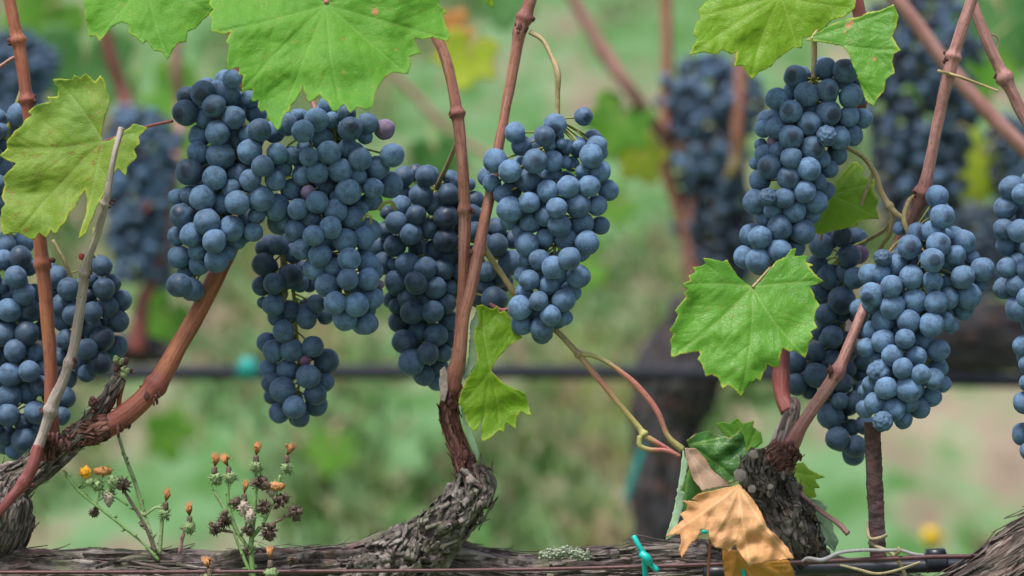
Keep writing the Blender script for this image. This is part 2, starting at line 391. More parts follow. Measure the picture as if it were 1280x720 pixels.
def grass_mat():
    m, nt, out = mat('grass_blades'); n = N(nt)
    b = n.n('ShaderNodeBsdfPrincipled'); b.inputs['Roughness'].default_value = .6
    a = attr(n, 'tone')
    c = n.ramp(a, [(0, (.04, .10, .02)), (.3, (.10, .18, .035)), (.5, (.14, .23, .10)), (.72, (.22, .28, .06)), (.9, (.34, .25, .15)), (1, (.44, .33, .24))])
    n.l(c, b.inputs['Base Color']); tr = n.n('ShaderNodeBsdfTranslucent'); n.l(c, tr.inputs[0])
    ms = n.n('ShaderNodeMixShader'); ms.inputs[0].default_value = .35; n.l(b.outputs[0], ms.inputs[1]); n.l(tr.outputs[0], ms.inputs[2]); n.l(ms.outputs[0], out.inputs[0])
    return m
M_GRASS = grass_mat()

# ------------------------------------------------------------------ ground
def build_ground():
    xs = np.r_[np.linspace(-60, -6, 28)[:-1], np.linspace(-6, 6, 97), np.linspace(6, 60, 28)[1:]]
    ys = np.r_[np.linspace(-40, -4, 16)[:-1], np.linspace(-4, 18, 177), np.linspace(18, 120, 40)[1:]]
    mb = MB(); nx, ny = len(xs), len(ys)
    vs = [(x, y, ground_z(x, y)) for y in ys for x in xs]
    fs = [(j * nx + i, j * nx + i + 1, (j + 1) * nx + i + 1, (j + 1) * nx + i) for j in range(ny - 1) for i in range(nx - 1)]
    mb.add(vs, fs); o = mb.build('ground', M_GROUND); tag(o, 'grassy hillside soil rising behind the vine rows', kind='structure')
build_ground()
def build_grass():
    vs = []; fs = []; tone = []
    n = 0
    while n < 34000:
        y = 2.3 + (random.random() ** 1.2) * 11.0; hw = 0.26 * (y + 2) + .8
        x = random.uniform(-hw, hw)
        d = noise.noise(Vector((x * 1.4, y * .45, 3.3))) + .5 * noise.noise(Vector((x * 3.6, y * 1.2, 7)))
        if d < 0.12 + random.uniform(-.2, .12): continue
        n += 1
        z = ground_z(x, y) - .01; h = random.uniform(.03, .085) * (1 + .5 * d); a = random.uniform(0, 6.283)
        w = random.uniform(.005, .015); lx, ly = random.gauss(0, .045), random.gauss(0, .045)
        b = len(vs); ca, sa = math.cos(a) * w, math.sin(a) * w
        vs += [(x - ca, y - sa, z), (x + ca, y + sa, z), (x + lx * .5 + ca * .7, y + ly * .5 + sa * .7, z + h * .6), (x + lx * .5 - ca * .7, y + ly * .5 - sa * .7, z + h * .6), (x + lx, y + ly, z + h)]
        fs += [(b, b + 1, b + 2, b + 3), (b + 3, b + 2, b + 4)]
        t = .40 + .8 * noise.noise(Vector((x * 2.6, y * .9, 20))) + .5 * noise.noise(Vector((x * 6, y * 2, 2))) + random.gauss(0, .1)
        if random.random() < .16: t = random.uniform(.88, 1)
        tone += [min(1, max(0, t))] * 5
    mb = MB(); mb.add(vs, fs, {'tone': tone}); o = mb.build('grass', M_GRASS)
    tag(o, 'blurred green grass and weeds covering the slope', 'grass', kind='stuff')
build_grass()

# ------------------------------------------------------------------ grapes
def grape_mesh(kind, sub, seed):
    v, f = ICO[sub]; sd_ = Vector((seed * 3.7, seed * 1.3, 0)); vs = []
    for p in v:
        if kind == 'smooth':
            d = 1 + .075 * noise.noise(p * .95 + sd_) + .03 * noise.noise(p * 2.0 + sd_)
            # slight dimple where the stalk enters
            d -= .05 * max(0, p.z - .93) / .07
        else:
            q = p * 2.0 + sd_; a = 1 - abs(noise.noise(q)) * 2; b2 = 1 - abs(noise.noise(q * 2.3 + Vector((5, 5, 5)))) * 2
            d = .80 + .20 * a * .9 + .10 * b2 + .05 * noise.noise(p * 9 + sd_)
        vs.append(p * d)
    mb = MB(); mb.add(vs, f); me = bpy.data.meshes.new('grape'); me.from_pydata([tuple(x) for x in mb.v], [], mb.f)
    me.materials.append(M_GRAPE); me.polygons.foreach_set('use_smooth', [True] * len(me.polygons)); me.update(); return me
G_SM = [grape_mesh('smooth', 4, i) for i in range(6)]
G_WR = [grape_mesh('wrinkled', 4, i + 20) for i in range(3)]
G_BG = [grape_mesh('smooth', 3, i + 40) for i in range(3)]
def put_grape(parent, pw, r, outdir, me, color, elong):
    o = bpy.data.objects.new('grape', me); COL.objects.link(o); o.parent = parent; o.location = pw - parent.location
    o.rotation_mode = 'QUATERNION'
    q = outdir.to_track_quat('-Z', 'Y'); q = q @ Quaternion((0, 0, 1), random.uniform(0, 6.28)); o.rotation_quaternion = q
    o.scale = (r, r, r * elong); o.color = color; return o

def T(ox, oy, s, rows):
    """traced grapes: zoom-window origin, zoom factor, rows 'u,v,r,layer[w|p]' """
    out = []
    for t in rows.split():
        a = t.split(','); k = a[3]; fl = k[1:] if len(k) > 1 else ''
        out.append((ox + float(a[0]) / s, oy + float(a[1]) / s, float(a[2]) / s, int(k[0]), fl))
    return out
Bt = T(200, 80, 4.5, "143,275,70,0r 150,185,55,1r 245,165,70,0r 320,130,40,2 380,170,68,1 305,237,62,0r 258,303,58,1 412,300,63,0 405,85,50,1 500,200,50,2 540,275,60,2 560,372,62,0 500,395,52,1 322,388,66,0 225,405,62,1 215,500,60,1 340,515,76,0 440,440,60,1 505,493,68,0 430,380,50,2 165,608,72,0r 262,570,50,2 308,640,65,0 660,503,58,0 577,575,58,0 480,570,40,2 440,625,60,1 508,652,60,0 650,655,56,0 690,590,52,1 640,380,60,2") \
   + T(200, 230, 4.5, "90,75,45,1 170,65,55,1 240,78,70,0 352,110,55,1 435,105,66,0 400,28,50,1 570,82,70,0 655,130,72,1 125,178,66,0r 265,210,70,0 95,295,52,1 178,285,63,0 402,250,68,0 500,195,60,1 545,180,45,1 525,270,52,1 305,322,63,0 210,375,50,1 430,310,55,2 222,455,55,1 318,430,66,0 110,410,60,1 105,568,65,0r 175,590,62,1 670,215,65,2 385,390,40,2") \
   + T(350, 100, 4.5, "35,250,60,1 95,205,40,2 130,288,60,0 205,225,65,0 290,225,45,1 270,140,50,2 375,190,50,1r 395,275,65,0r 495,243,55,1 588,278,55,0p 480,320,40,2 235,330,60,1 65,425,50,1 135,380,40,2 162,432,52,0 275,408,65,0 385,388,58,1 452,445,62,0 632,425,65,0 545,495,65,1 210,520,62,0 342,508,65,0 120,540,55,1 440,540,45,1 470,590,45,2 255,595,55,2 62,615,55,1 160,630,38,1p 385,628,68,0 525,610,55,1 620,590,70,1 210,687,60,0 515,680,55,2 315,660,35,2") \
   + T(350, 250, 4.5, "100,52,56,0 312,60,65,0 180,105,50,1 90,170,60,1 188,200,56,0 283,155,60,0 405,100,62,1 30,120,50,2 500,170,65,1 468,213,60,0 365,230,66,0 125,275,58,1 225,310,62,0 195,385,62,1 390,335,62,0 305,380,55,1 495,360,62,1 530,400,50,2 380,445,58,0 498,445,60,0 565,475,22,1p 262,480,65,0 525,552,58,0 310,578,60,0 430,588,66,0 365,668,65,0 490,695,60,0 500,620,40,2 450,45,45,2 475,290,40,2")
Ct = T(300, 280, 6, "172,185,58,1 285,158,72,1 175,300,82,0 165,465,72,1 255,445,75,0 378,395,90,0r 450,445,65,1 520,450,60,2 355,120,70,2 400,220,72,2 175,590,45,2 250,605,80,0 370,660,86,1 265,700,60,1 500,715,70,0 575,598,68,0 640,690,62,1 480,640,40,2 470,330,50,2") \
   + T(300, 380, 4.5, "245,155,60,0 150,215,52,1 192,265,62,1 292,260,62,0 410,240,58,0 485,322,68,1 365,317,33,1p 165,365,55,1 270,370,60,1 385,408,64,0 180,445,58,1 240,483,68,0 478,440,50,1 422,508,60,0 430,570,60,1 180,520,45,2 305,580,62,0 220,612,58,1 338,640,50,1")
At = T(0, 110, 4.5, "103,150,60,0 5,240,40,1 -15,170,50,1 -40,250,55,0 10,330,50,1 15,450,60,1 -50,380,60,0 60,520,60,2 -20,540,60,0 10,600,60,1 50,680,60,2 -30,660,60,0 70,400,55,2 90,600,55,2") \
   + T(0, 280, 4.5, "30,125,58,1 20,200,52,1 130,105,60,2 115,188,62,0r 88,300,60,0 165,245,45,2 45,390,55,1 135,395,62,0 50,485,65,0 165,485,64,0r 25,620,62,0 75,570,60,2 150,615,66,0 200,390,50,2 0,560,50,2 5,350,40,1 240,600,55,2 230,500,50,2 -60,420,62,0 -70,530,62,0 -90,640,60,0 -60,300,60,0 -70,200,60,1 315,300,62,1 285,250,35,2 385,365,58,0 350,455,60,1 355,545,58,1 415,510,60,0 520,495,55,0 605,470,58,1 585,365,58,0 630,335,50,1 575,235,54,0 510,310,40,2 680,430,58,1 665,545,60,1 575,645,65,0r 510,590,60,2 375,650,55,1 500,400,45,2 655,690,60,1 485,705,60,0 300,380,40,2") \
   + T(0, 420, 4.5, "85,83,60,0 195,95,52,1 10,125,60,1 60,215,66,0 165,200,58,0 250,190,45,2 228,280,55,1r 150,320,60,1 55,335,66,0 5,280,40,2 45,445,62,0 200,428,60,0 120,480,42,1w 20,555,62,1 135,585,68,0 190,530,40,2 85,640,55,1 375,240,55,1 365,345,58,1 345,450,50,1 290,330,55,2 290,440,50,2 -60,100,62,0 -70,230,64,0 -60,380,62,0 -50,500,62,0 300,110,50,2 560,155,64,0r 490,210,50,1 430,130,55,2 340,120,50,2")
Dt = T(465, 195, 4.5, "175,118,58,1 245,95,48,2 308,113,60,0 275,222,65,0 165,280,55,1 185,210,40,2 350,285,48,1 248,330,55,0 140,375,62,0 85,320,40,2 75,420,50,2 220,440,58,0 315,410,55,1 418,345,65,0r 418,475,66,0r 430,215,58,0 445,125,45,1 475,155,40,1 545,160,35,2 580,250,50,1 560,330,55,1 575,420,50,1 50,510,60,2 130,505,60,1 265,520,60,2 350,535,60,2 65,605,60,1 200,610,65,0 125,610,35,1 300,632,62,0 400,640,58,1 440,570,50,2 135,705,60,1 240,705,55,0 360,235,30,2 705,500,60,0 790,470,50,1 700,405,55,2 785,600,68,0 645,650,55,1 715,680,60,2 640,480,40,2 500,250,50,2 510,400,50,2 500,650,50,2 570,560,55,2") \
   + T(465, 335, 4.5, "140,95,62,1 250,90,58,0 355,110,60,0 110,180,45,2 205,170,60,1 225,248,64,0 305,180,50,1 415,200,55,1 135,215,40,2 342,245,60,0 155,305,60,1 430,300,55,1 262,360,60,1 360,378,62,0 180,415,64,0 315,480,58,0 400,480,50,1 222,530,70,0 290,600,60,1 380,555,50,1 365,630,60,1 435,110,45,2 440,400,50,1 690,180,70,1 600,160,60,2 640,110,50,2 735,80,60,2")
Et = T(595, 125, 4.5, "218,183,55,0 255,255,55,1 445,142,62,0r 385,203,56,0r 412,255,35,1 605,93,50,0r 110,342,66,0 190,400,62,0 332,345,66,0r 430,345,58,1 515,262,38,2 480,245,30,2 575,255,30,2 660,222,52,2r 678,258,55,1 648,315,64,0 695,400,60,1 690,290,50,2 540,360,40,2 500,350,35,2 292,452,66,1 425,420,60,2 405,512,60,0 520,490,60,0 635,485,60,0 745,508,56,1 300,578,57,0 190,615,70,0 455,607,56,0 572,592,68,0 680,595,55,1 200,510,55,2 305,690,57,1 390,655,55,1 470,707,60,0 597,692,62,1 700,705,50,1 62,430,50,2 90,470,50,2 150,530,50,2 190,680,50,2 600,400,40,2") \
   + T(595, 270, 4.5, "285,160,66,0 390,125,52,1 510,130,62,1 625,152,66,0 355,245,56,0 437,290,64,0 525,240,62,0 575,340,65,0 285,240,40,2 300,360,56,0 260,330,45,1 410,388,57,1 530,425,58,1 270,430,50,1 353,478,52,0 495,475,63,0 248,515,65,0 420,558,56,0 260,610,58,1 370,630,62,1 495,570,45,1 245,90,40,2 590,220,35,2 330,550,45,2 470,350,50,2")
Ft = T(930, 60, 4.5, "290,162,63,0r 460,115,58,1 570,132,70,0r 635,170,40,2 470,237,60,0r 350,262,68,0 185,285,60,0 250,275,35,2 600,270,68,0 650,275,45,2 265,358,62,0r 475,365,70,0r 375,350,40,2 590,385,58,1 665,395,55,1 365,428,65,0r 130,400,50,2 110,455,48,1 185,450,62,0 265,500,65,0r 465,495,55,0w 535,505,62,1 610,490,58,1 385,562,66,0r 95,545,35,2 115,595,52,1 195,578,50,1 170,525,35,2p 265,618,58,0 520,600,58,2 435,625,50,1 145,670,66,0r 65,650,35,2 365,680,64,0 480,680,50,1") \
   + T(910, 210, 4.5, "340,55,64,0r 180,70,60,1 430,135,62,0 505,80,48,1 550,130,50,2 150,190,66,0 220,165,48,0w 317,170,58,0 495,195,62,0 255,240,52,1 375,245,64,0 465,265,50,2 210,285,50,2 290,338,66,0 130,375,60,1 182,390,62,0 420,360,68,0 95,500,62,1 170,520,68,0 290,465,64,0 380,450,50,2")
Gt = T(910, 210, 4.5, "527,437,66,0 505,540,55,1 640,385,58,0 635,350,50,2 725,400,60,1 685,497,62,0 570,610,65,1 520,680,60,1 660,590,50,1 715,620,60,0 740,485,50,1p") \
   + T(970, 270, 4.5, "370,475,75,0r 250,445,60,2 280,555,60,1 465,550,58,1 375,550,45,2 315,680,60,0 240,650,50,2 400,700,50,2 530,560,50,2 480,640,50,2") \
   + T(970, 420, 4.5, "105,148,64,0 220,95,55,1 225,220,66,0 315,140,58,1 115,270,62,0 185,310,45,2 375,265,55,1 490,220,55,2 490,140,50,2 360,365,45,1 440,365,55,1 305,450,72,0 500,500,55,1 425,515,45,2 345,578,64,0 445,622,64,0 435,670,58,1 290,310,45,2 400,190,50,2 400,70,50,2 480,300,50,2 510,400,50,2")
Ht = T(1060, 230, 4.5, "500,70,62,1 532,182,65,0r 480,265,62,1 390,280,60,1r 545,290,40,2 345,355,65,0r 510,340,65,0r 475,428,64,0r 650,325,65,1 605,400,55,1 570,450,62,1 755,480,64,0 695,415,45,2 645,525,66,0 680,630,72,1 740,570,40,2 195,415,48,1w 270,455,60,1 185,500,50,1 120,510,58,1 355,525,66,0 475,548,56,0 245,575,60,0 135,622,66,0r 550,560,45,2 375,655,72,0 495,668,62,0 560,645,60,1 250,690,66,0 650,705,60,2 290,250,35,2 65,700,50,2 300,400,50,2 420,350,50,2") \
   + T(1060, 380, 4.5, "340,97,62,0 200,92,64,1 470,115,66,0 545,95,50,1 580,120,45,2 125,150,55,1 200,208,64,0 320,197,54,0 422,213,60,1 105,245,52,0 510,263,62,0 383,298,58,0 250,290,58,0 165,310,45,2 308,360,55,0 180,380,66,0w 410,395,54,0 505,360,55,2 480,420,58,0 215,473,60,0 343,478,70,0 130,455,50,1 95,490,40,1 470,520,55,1 535,450,45,2 150,558,58,0 95,590,50,1 258,592,60,0 345,555,50,1 400,585,58,1 195,660,54,0w 310,650,50,1 140,0,55,2")
It = T(1180, 210, 3.79, "320,95,55,0 372,125,48,0 290,190,52,0 385,215,45,1 285,290,50,0 360,300,55,0 290,370,45,1 345,380,50,2 300,475,48,0 345,450,45,1 392,480,48,0 285,570,50,1 345,560,52,0 355,665,62,0 395,615,48,0 420,60,50,1 430,150,52,0 440,225,52,0 435,310,52,0 410,380,50,1 450,400,50,0 450,540,52,0 440,640,52,0 420,700,50,1 500,200,50,1 500,330,50,1 505,450,50,1 500,600,50,1") \
   + T(1180, 390, 3.79, "378,160,50,0 400,250,44,0 402,335,44,0 380,430,52,0 375,580,52,0 405,660,44,0 420,60,50,1 430,120,50,1 445,200,50,0 450,290,50,0 450,375,48,1 435,480,50,1 430,540,50,0 445,620,50,0 440,700,48,1 500,120,48,1 490,240,48,1 490,420,48,1")

def profile(a, py, tmax, h=26):
    m = np.abs(a[:, 1] - py) < h
    if m.sum() < 3: m = np.argsort(np.abs(a[:, 1] - py))[:4]
    lo = (a[m, 0] - a[m, 2]).min(); hi = (a[m, 0] + a[m, 2]).max(); return (lo + hi) / 2, min(tmax, (hi - lo) / 2), (hi - lo) / 2
def depths(tr, tmax):
    """depth of every grape in pixels (negative = nearer), pushed apart until none interpenetrate"""
    n = len(tr); a = np.array([(t[0], t[1], t[2]) for t in tr]); lay = np.array([t[3] for t in tr]); rad = a[:, 2]
    pr = np.array([profile(a, q, tmax) for q in a[:, 1]]); cx, hw, full = pr[:, 0], pr[:, 1], pr[:, 2]
    inner = np.maximum(4, hw - rad); dd = np.clip((np.abs(a[:, 0] - cx) - (full - hw)) / inner, 0, 1)
    y = -inner * np.sqrt(1 - dd ** 2 * .95) + lay * rad * 1.25
    dx = a[:, None, 0] - a[None, :, 0]; dz = a[:, None, 1] - a[None, :, 1]; d2 = dx ** 2 + dz ** 2; need = .955 * (rad[:, None] + rad[None, :])
    for it in range(200):
        dy = y[:, None] - y[None, :]; ov = (np.sqrt(d2 + dy ** 2) < need) & ~np.eye(n, dtype=bool)
        if not ov.any(): break
        want = np.sqrt(np.maximum(0, need ** 2 - d2)); sgn = np.where(dy != 0, np.sign(dy), 1)
        sgn = np.where(lay[:, None] != lay[None, :], np.sign(lay[:, None] - lay[None, :]), sgn)
        push = np.where(ov, (sgn * want - dy) * .3, 0); y = y + push.sum(1) / np.maximum(1, ov.sum(1))
        y -= np.clip(np.abs(y) - (tmax * 1.5), 0, None) * np.sign(y) * .1
    return y
def bunch(name, label, tr, y0, axis_top, bloom_shade, group='grape bunches of the front row', tmax=40, fill=True, stem_r=2.6, ped=None, wipe=.35, pedmat=None, ypre=None):
    tr = list(tr); n = len(tr); a = np.array([(t[0], t[1], t[2]) for t in tr]); rad = a[:, 2]; k0 = K(y0)
    prof = lambda py, h=26: profile(a, py, tmax, h)[:2]
    y = ypre if ypre is not None else depths(tr, tmax)
    pts = [(a[i, 0], a[i, 1], y[i], rad[i], tr[i][4]) for i in range(n)]
    nfront = len(pts)
    if fill:
        tries = 0
        while len(pts) < n + 60 and tries < 4000:
            tries += 1
            i = random.randrange(n); py = a[i, 1] + random.gauss(0, 8); c_, h_ = prof(py); r = random.uniform(11.5, 14)
            px = c_ + (a[i, 0] - c_) * random.uniform(.2, .85); q = min(1, abs(px - c_) / max(4, h_))
            yy = random.uniform(.0, 1) ** .6 * (h_ - r) * math.sqrt(max(0, 1 - q * q)) + 2
            cov = 0
            for qa in range(8):
                ux, uy = px + math.cos(qa * .785) * r * .75, py + math.sin(qa * .785) * r * .75
                cov += bool(np.any(np.hypot(a[:, 0] - ux, a[:, 1] - uy) < rad * 1.12))
            if cov < 7: continue
            ok = True
            for p in pts:
                if (p[0] - px) ** 2 + (p[1] - py) ** 2 + (p[2] - yy) ** 2 < (.93 * (p[3] + r)) ** 2: ok = False; break
            if ok: pts.append((px, py, yy, r, ''))
    top = P(axis_top[0], axis_top[1], y0)
    root = thing(name, top, label, 'grape bunch', group)
    ys = np.array([p[1] for p in pts]); ymin, ymax = ys.min(), ys.max()
    ax = [(axis_top[0], axis_top[1], 0)]
    for t in np.linspace(.12, .92, 6):
        py = ymin + (ymax - ymin) * t
        if py > axis_top[1] + 12: ax.append((prof(py, 34)[0], py, 2))
    axw = catmull([tuple(P(q[0], q[1], y0 + q[2] * k0)) for q in ax], 40)
    big = None; rest = []
    for i, (px, py, yy, r, fl) in enumerate(pts):
        yw = y0 + yy * S; pw = P(px, py, yw); rw = r * K(yw)
        d = axw - np.array(pw); d[:, 2] -= .012; j = int(np.argmin((d ** 2).sum(1) + (axw[:, 2] < pw.z - .005) * .0))
        od = (pw - Vector(axw[j])); od = od.normalized() if od.length > 1e-5 else Vector((0, -1, 0))
        od = (od + Vector((random.gauss(0, .22), random.gauss(0, .22), -.15 + random.gauss(0, .22)))).normalized()
        me = random.choice(G_WR if 'w' in fl else G_SM)
        wp = min(1, max(0, wipe * random.uniform(0, 1.0) + (.85 if 'r' in fl else 0)))
        if fl == 'r': od = (od * .5 + Vector((random.gauss(0, .2), -1, random.gauss(.1, .25)))).normalized()
        bl = min(1, max(.15, bloom_shade + random.gauss(0, .13) - (.22 if 'r' in fl else .3 if 'w' in fl else 0)))
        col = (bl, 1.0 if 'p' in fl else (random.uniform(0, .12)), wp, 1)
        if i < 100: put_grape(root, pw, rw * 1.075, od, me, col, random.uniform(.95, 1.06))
        else: rest.append((pw, rw))
    if rest:
        mb = MB()
        for pw, rw in rest: mb.add([pw + v * rw for v in ICO[3][0]], ICO[3][1])
        o = mb.build('grapes', M_GRAPE, root); o['kind'] = 'stuff'; o.color = (bloom_shade, .05, .1, 1)
    # stem with its branches
    mb = MB(); m = len(ax)
    tube(mb, [(P(q[0], q[1], y0 + q[2] * k0), (stem_r * (1 - .6 * i / m)) * k0) for i, q in enumerate(ax)], step=.004, seg=8)
    for i, (px, py, yy, r, fl) in enumerate(pts):
        yw = y0 + yy * S; pw = P(px, py, yw); j = int(np.argmin(((axw - np.array(pw) - np.array((0, 0, .010))) ** 2).sum(1)))
        A = Vector(axw[j]); v = A - pw
        if v.length < .004: continue
        pend = pw + v.normalized() * r * K(yw) * .96
        md = (A * .5 + pend * .5) + Vector((random.gauss(0, .001), abs(random.gauss(0, .003)), .0005))
        tube(mb, [(A, .0007), (md, .0006), (pend, .0008)], step=.004, seg=5)
    mb.build('stem', M_STEM, root)
    if ped:
        mb = MB(); px_tube(mb, ped, step=.002, seg=9); mb.build('stalk', pedmat or M_OLIVE, root)
    return root

yB = depths(Bt, 46); mB = np.array([t[0] < 338 for t in Bt]); B1 = [t for t in Bt if t[0] < 338]; B2 = [t for t in Bt if t[0] >= 338]
A1 = [t for t in At if t[0] < 66 or (t[0] < 90 and t[1] > 462)]; A2 = [t for t in At if t not in A1]
bunch('grape_bunch', 'dusky bunch cut by the left edge, behind the orange cane and speckled leaf', A1, .060, (28, 110), .55, stem_r=3, tmax=44)
bunch('grape_bunch', 'small dark bunch behind the thin grey twig, right of the orange cane', A2, .055, (118, 285), .50, ped=[(66, 300, .05, 2), (80, 325, .05, 2.3), (92, 352, .055, 2.5), (108, 358, .055, 2.5)], stem_r=2.4)
bunch('grape_bunch', 'bunch under the left tip of the largest leaf, in front of the slanting orange cane', B1, .004, (301, 92), .76, ypre=yB[mB], ped=[(303, 40, .01, 3), (302, 92, .01, 3.2)], tmax=42, pedmat=M_TWIG)
bunch('grape_bunch', 'long pale blue bunch hanging below the point of the largest leaf', B2, .004, (400, 150), .88, ypre=yB[~mB], ped=[(388, 60, .01, 3.4), (390, 120, .01, 3.4), (400, 150, 0, 3)], tmax=48, pedmat=M_CANE_PINK)
bunch('grape_bunch', 'slim bunch with a gap in its middle, dangling lowest beneath the pale bunch', Ct, .052, (352, 300), .62, tmax=32, stem_r=2.8, ped=[(350, 240, .05, 2.6), (352, 300, .052, 2.8), (356, 380, .052, 2.4), (364, 430, .052, 2)])
bunch('grape_bunch', 'dark shaded bunch behind the forked pair of red canes', Dt, .062, (545, 235), .48, ped=[(572, 176, .02, 3), (560, 205, .04, 3.2), (545, 235, .062, 3.2)], tmax=46)  # shade of this rear bunch is painted in by thinning its bloom
bunch('grape_bunch', 'bunch with one loose grape sticking up, right of the forked canes', Et, -.005, (697, 150), .86, ped=[(662, 40, .012, 3.2), (678, 50, .01, 3), (690, 72, .005, 3.2), (697, 92, 0, 4.2), (697, 118, 0, 3.3), (697, 150, 0, 3.4)], tmax=42)
bunch('grape_bunch', 'tall narrow bunch above the heart-shaped leaf, under the right-hand leaves', Ft, .010, (1018, 100), .84, ped=[(1015, -25, .005, 3.2), (1016, 20, .005, 3.4), (1018, 60, .01, 3.6), (1017, 100, .01, 3.4)], tmax=40, wipe=.5)
bunch('grape_bunch', 'dark ragged bunch behind the pale right bunch and the diagonal cane', Gt, .066, (1085, 300), .50, ped=[(1118, 262, .04, 2.6), (1108, 285, .05, 2.6), (1085, 300, .066, 2.6)], tmax=38)  # low bloom value also darkens the skin to stand for shade here
bunch('grape_bunch', 'palest dusty bunch, thickest at the top, in front of the rusty iron rod', Ht, -.002, (1140, 290), .97, ped=[(1146, 244, .02, 3), (1136, 252, .01, 3.2), (1130, 275, 0, 3.5), (1140, 300, 0, 3.2)], tmax=42, wipe=.45)
bunch('grape_bunch', 'bunch cut off by the right edge of the photo', It, .004, (1300, 215), .72, ped=[(1300, 120, .0, 3), (1300, 215, .0, 3)], tmax=40)

# ------------------------------------------------------------------ leaves
def seg_dist(pts, segs):
    d = np.full(len(pts), 1e9)
    for (ax, ay, bx, by) in segs:
        ab = np.array((bx - ax, by - ay)); L2 = max(1e-9, (ab ** 2).sum())
        t = np.clip(((pts - (ax, ay)) @ ab) / L2, 0, 1); pr = np.array((ax, ay)) + t[:, None] * ab
        d = np.minimum(d, np.hypot(*(pts - pr).T))
    return d
def inside(pts, poly):
    x, y = pts[:, 0], pts[:, 1]; c = np.zeros(len(pts), bool); n = len(poly)
    for i in range(n):
        x1, y1 = poly[i]; x2, y2 = poly[(i + 1) % n]
        if y1 == y2: continue
        c ^= ((y1 > y) != (y2 > y)) & (x < (x2 - x1) * (y - y1) / (y2 - y1) + x1)
    return c
def blade_mesh(poly, veins, sp=1.7, jitter=0.0):
    """poly, veins in px. returns pts, faces, vein(0..1), edge distance, vein signed"""
    poly = np.array(poly, float); B = []
    n = len(poly)
    for i in range(n):
        a, b = poly[i], poly[(i + 1) % n]; L = np.hypot(*(b - a)); k = max(1, int(L / (sp * 1.3)))
        nrm = np.array((-(b - a)[1], (b - a)[0])) / max(1e-6, L)
        for j in range(k):
            t = j / k; B.append(a + (b - a) * t + nrm * math.sin(t * math.pi) * L * .045 * random.choice((-1, 1, 1)) * (0 if k < 2 else 1) * .5)
    B = np.array(B)
    x0, y0 = poly.min(0); x1, y1 = poly.max(0)
    gx, gy = np.meshgrid(np.arange(x0, x1, sp), np.arange(y0, y1, sp * .87)); gx = gx + (np.arange(gx.shape[0])[:, None] % 2) * sp * .5
    g = np.c_[gx.ravel(), gy.ravel()]; g = g[inside(g, B)]
    es = [(B[i][0], B[i][1], B[(i + 1) % len(B)][0], B[(i + 1) % len(B)][1]) for i in range(len(B))]
    ed = seg_dist(g, es); g = g[ed > sp * .55]
    allp = [Vector(p) for p in B] + [Vector(p) for p in g]
    res = delaunay_2d_cdt(allp, [(i, (i + 1) % len(B)) for i in range(len(B))], [list(range(len(B)))], 2, 1e-5)
    pts = np.array([tuple(v) for v in res[0]]); fs = [tuple(f) for f in res[2]]
    ed = seg_dist(pts, es)
    vd = np.zeros(len(pts)); vh = np.zeros(len(pts))
    for path, w in veins:
        m = len(path) - 1
        for i in range(m):
            (ax, ay), (bx, by) = path[i], path[i + 1]
            d = seg_dist(pts, [(ax, ay, bx, by)]); ww = w * (1 - .5 * i / max(1, m))
            am = 1.0 if w > .9 else .35
            vd = np.maximum(vd, am * np.clip(1.2 - d / ww, 0, 1)); vh = np.maximum(vh, am * np.exp(-(d / (ww * 4)) ** 2))
    return pts, fs, vd, ed, vh
def auto_veins(J, tips, w=1.5, side=True):
    out = []
    for t in tips:
        J_, t_ = np.array(J, float), np.array(t, float); d = t_ - J_; L = np.hypot(*d); nrm = np.array((-d[1], d[0])) / L; bow = random.uniform(-.05, .05) * L
        path = [tuple(J_ + d * s + nrm * bow * math.sin(math.pi * s)) for s in (0, .25, .5, .75, .97)]; out.append((path, w))
        if side:
            for s in (.28, .42, .56, .70, .83):
                for sg in (-1, 1):
                    base = J_ + d * (s + random.uniform(-.04, .04)) + nrm * bow * math.sin(math.pi * s); ang = sg * R(random.uniform(38, 52)); l = L * (1 - s) * random.uniform(.45, .62) + 4
                    ca, sa = math.cos(ang), math.sin(ang); u = d / L; e = np.array((u[0] * ca - u[1] * sa, u[0] * sa + u[1] * ca))
                    out.append(([tuple(base), tuple(base + e * l * .5), tuple(base + e * l + u * l * .12)], min(.89, w * .6)))
    return out
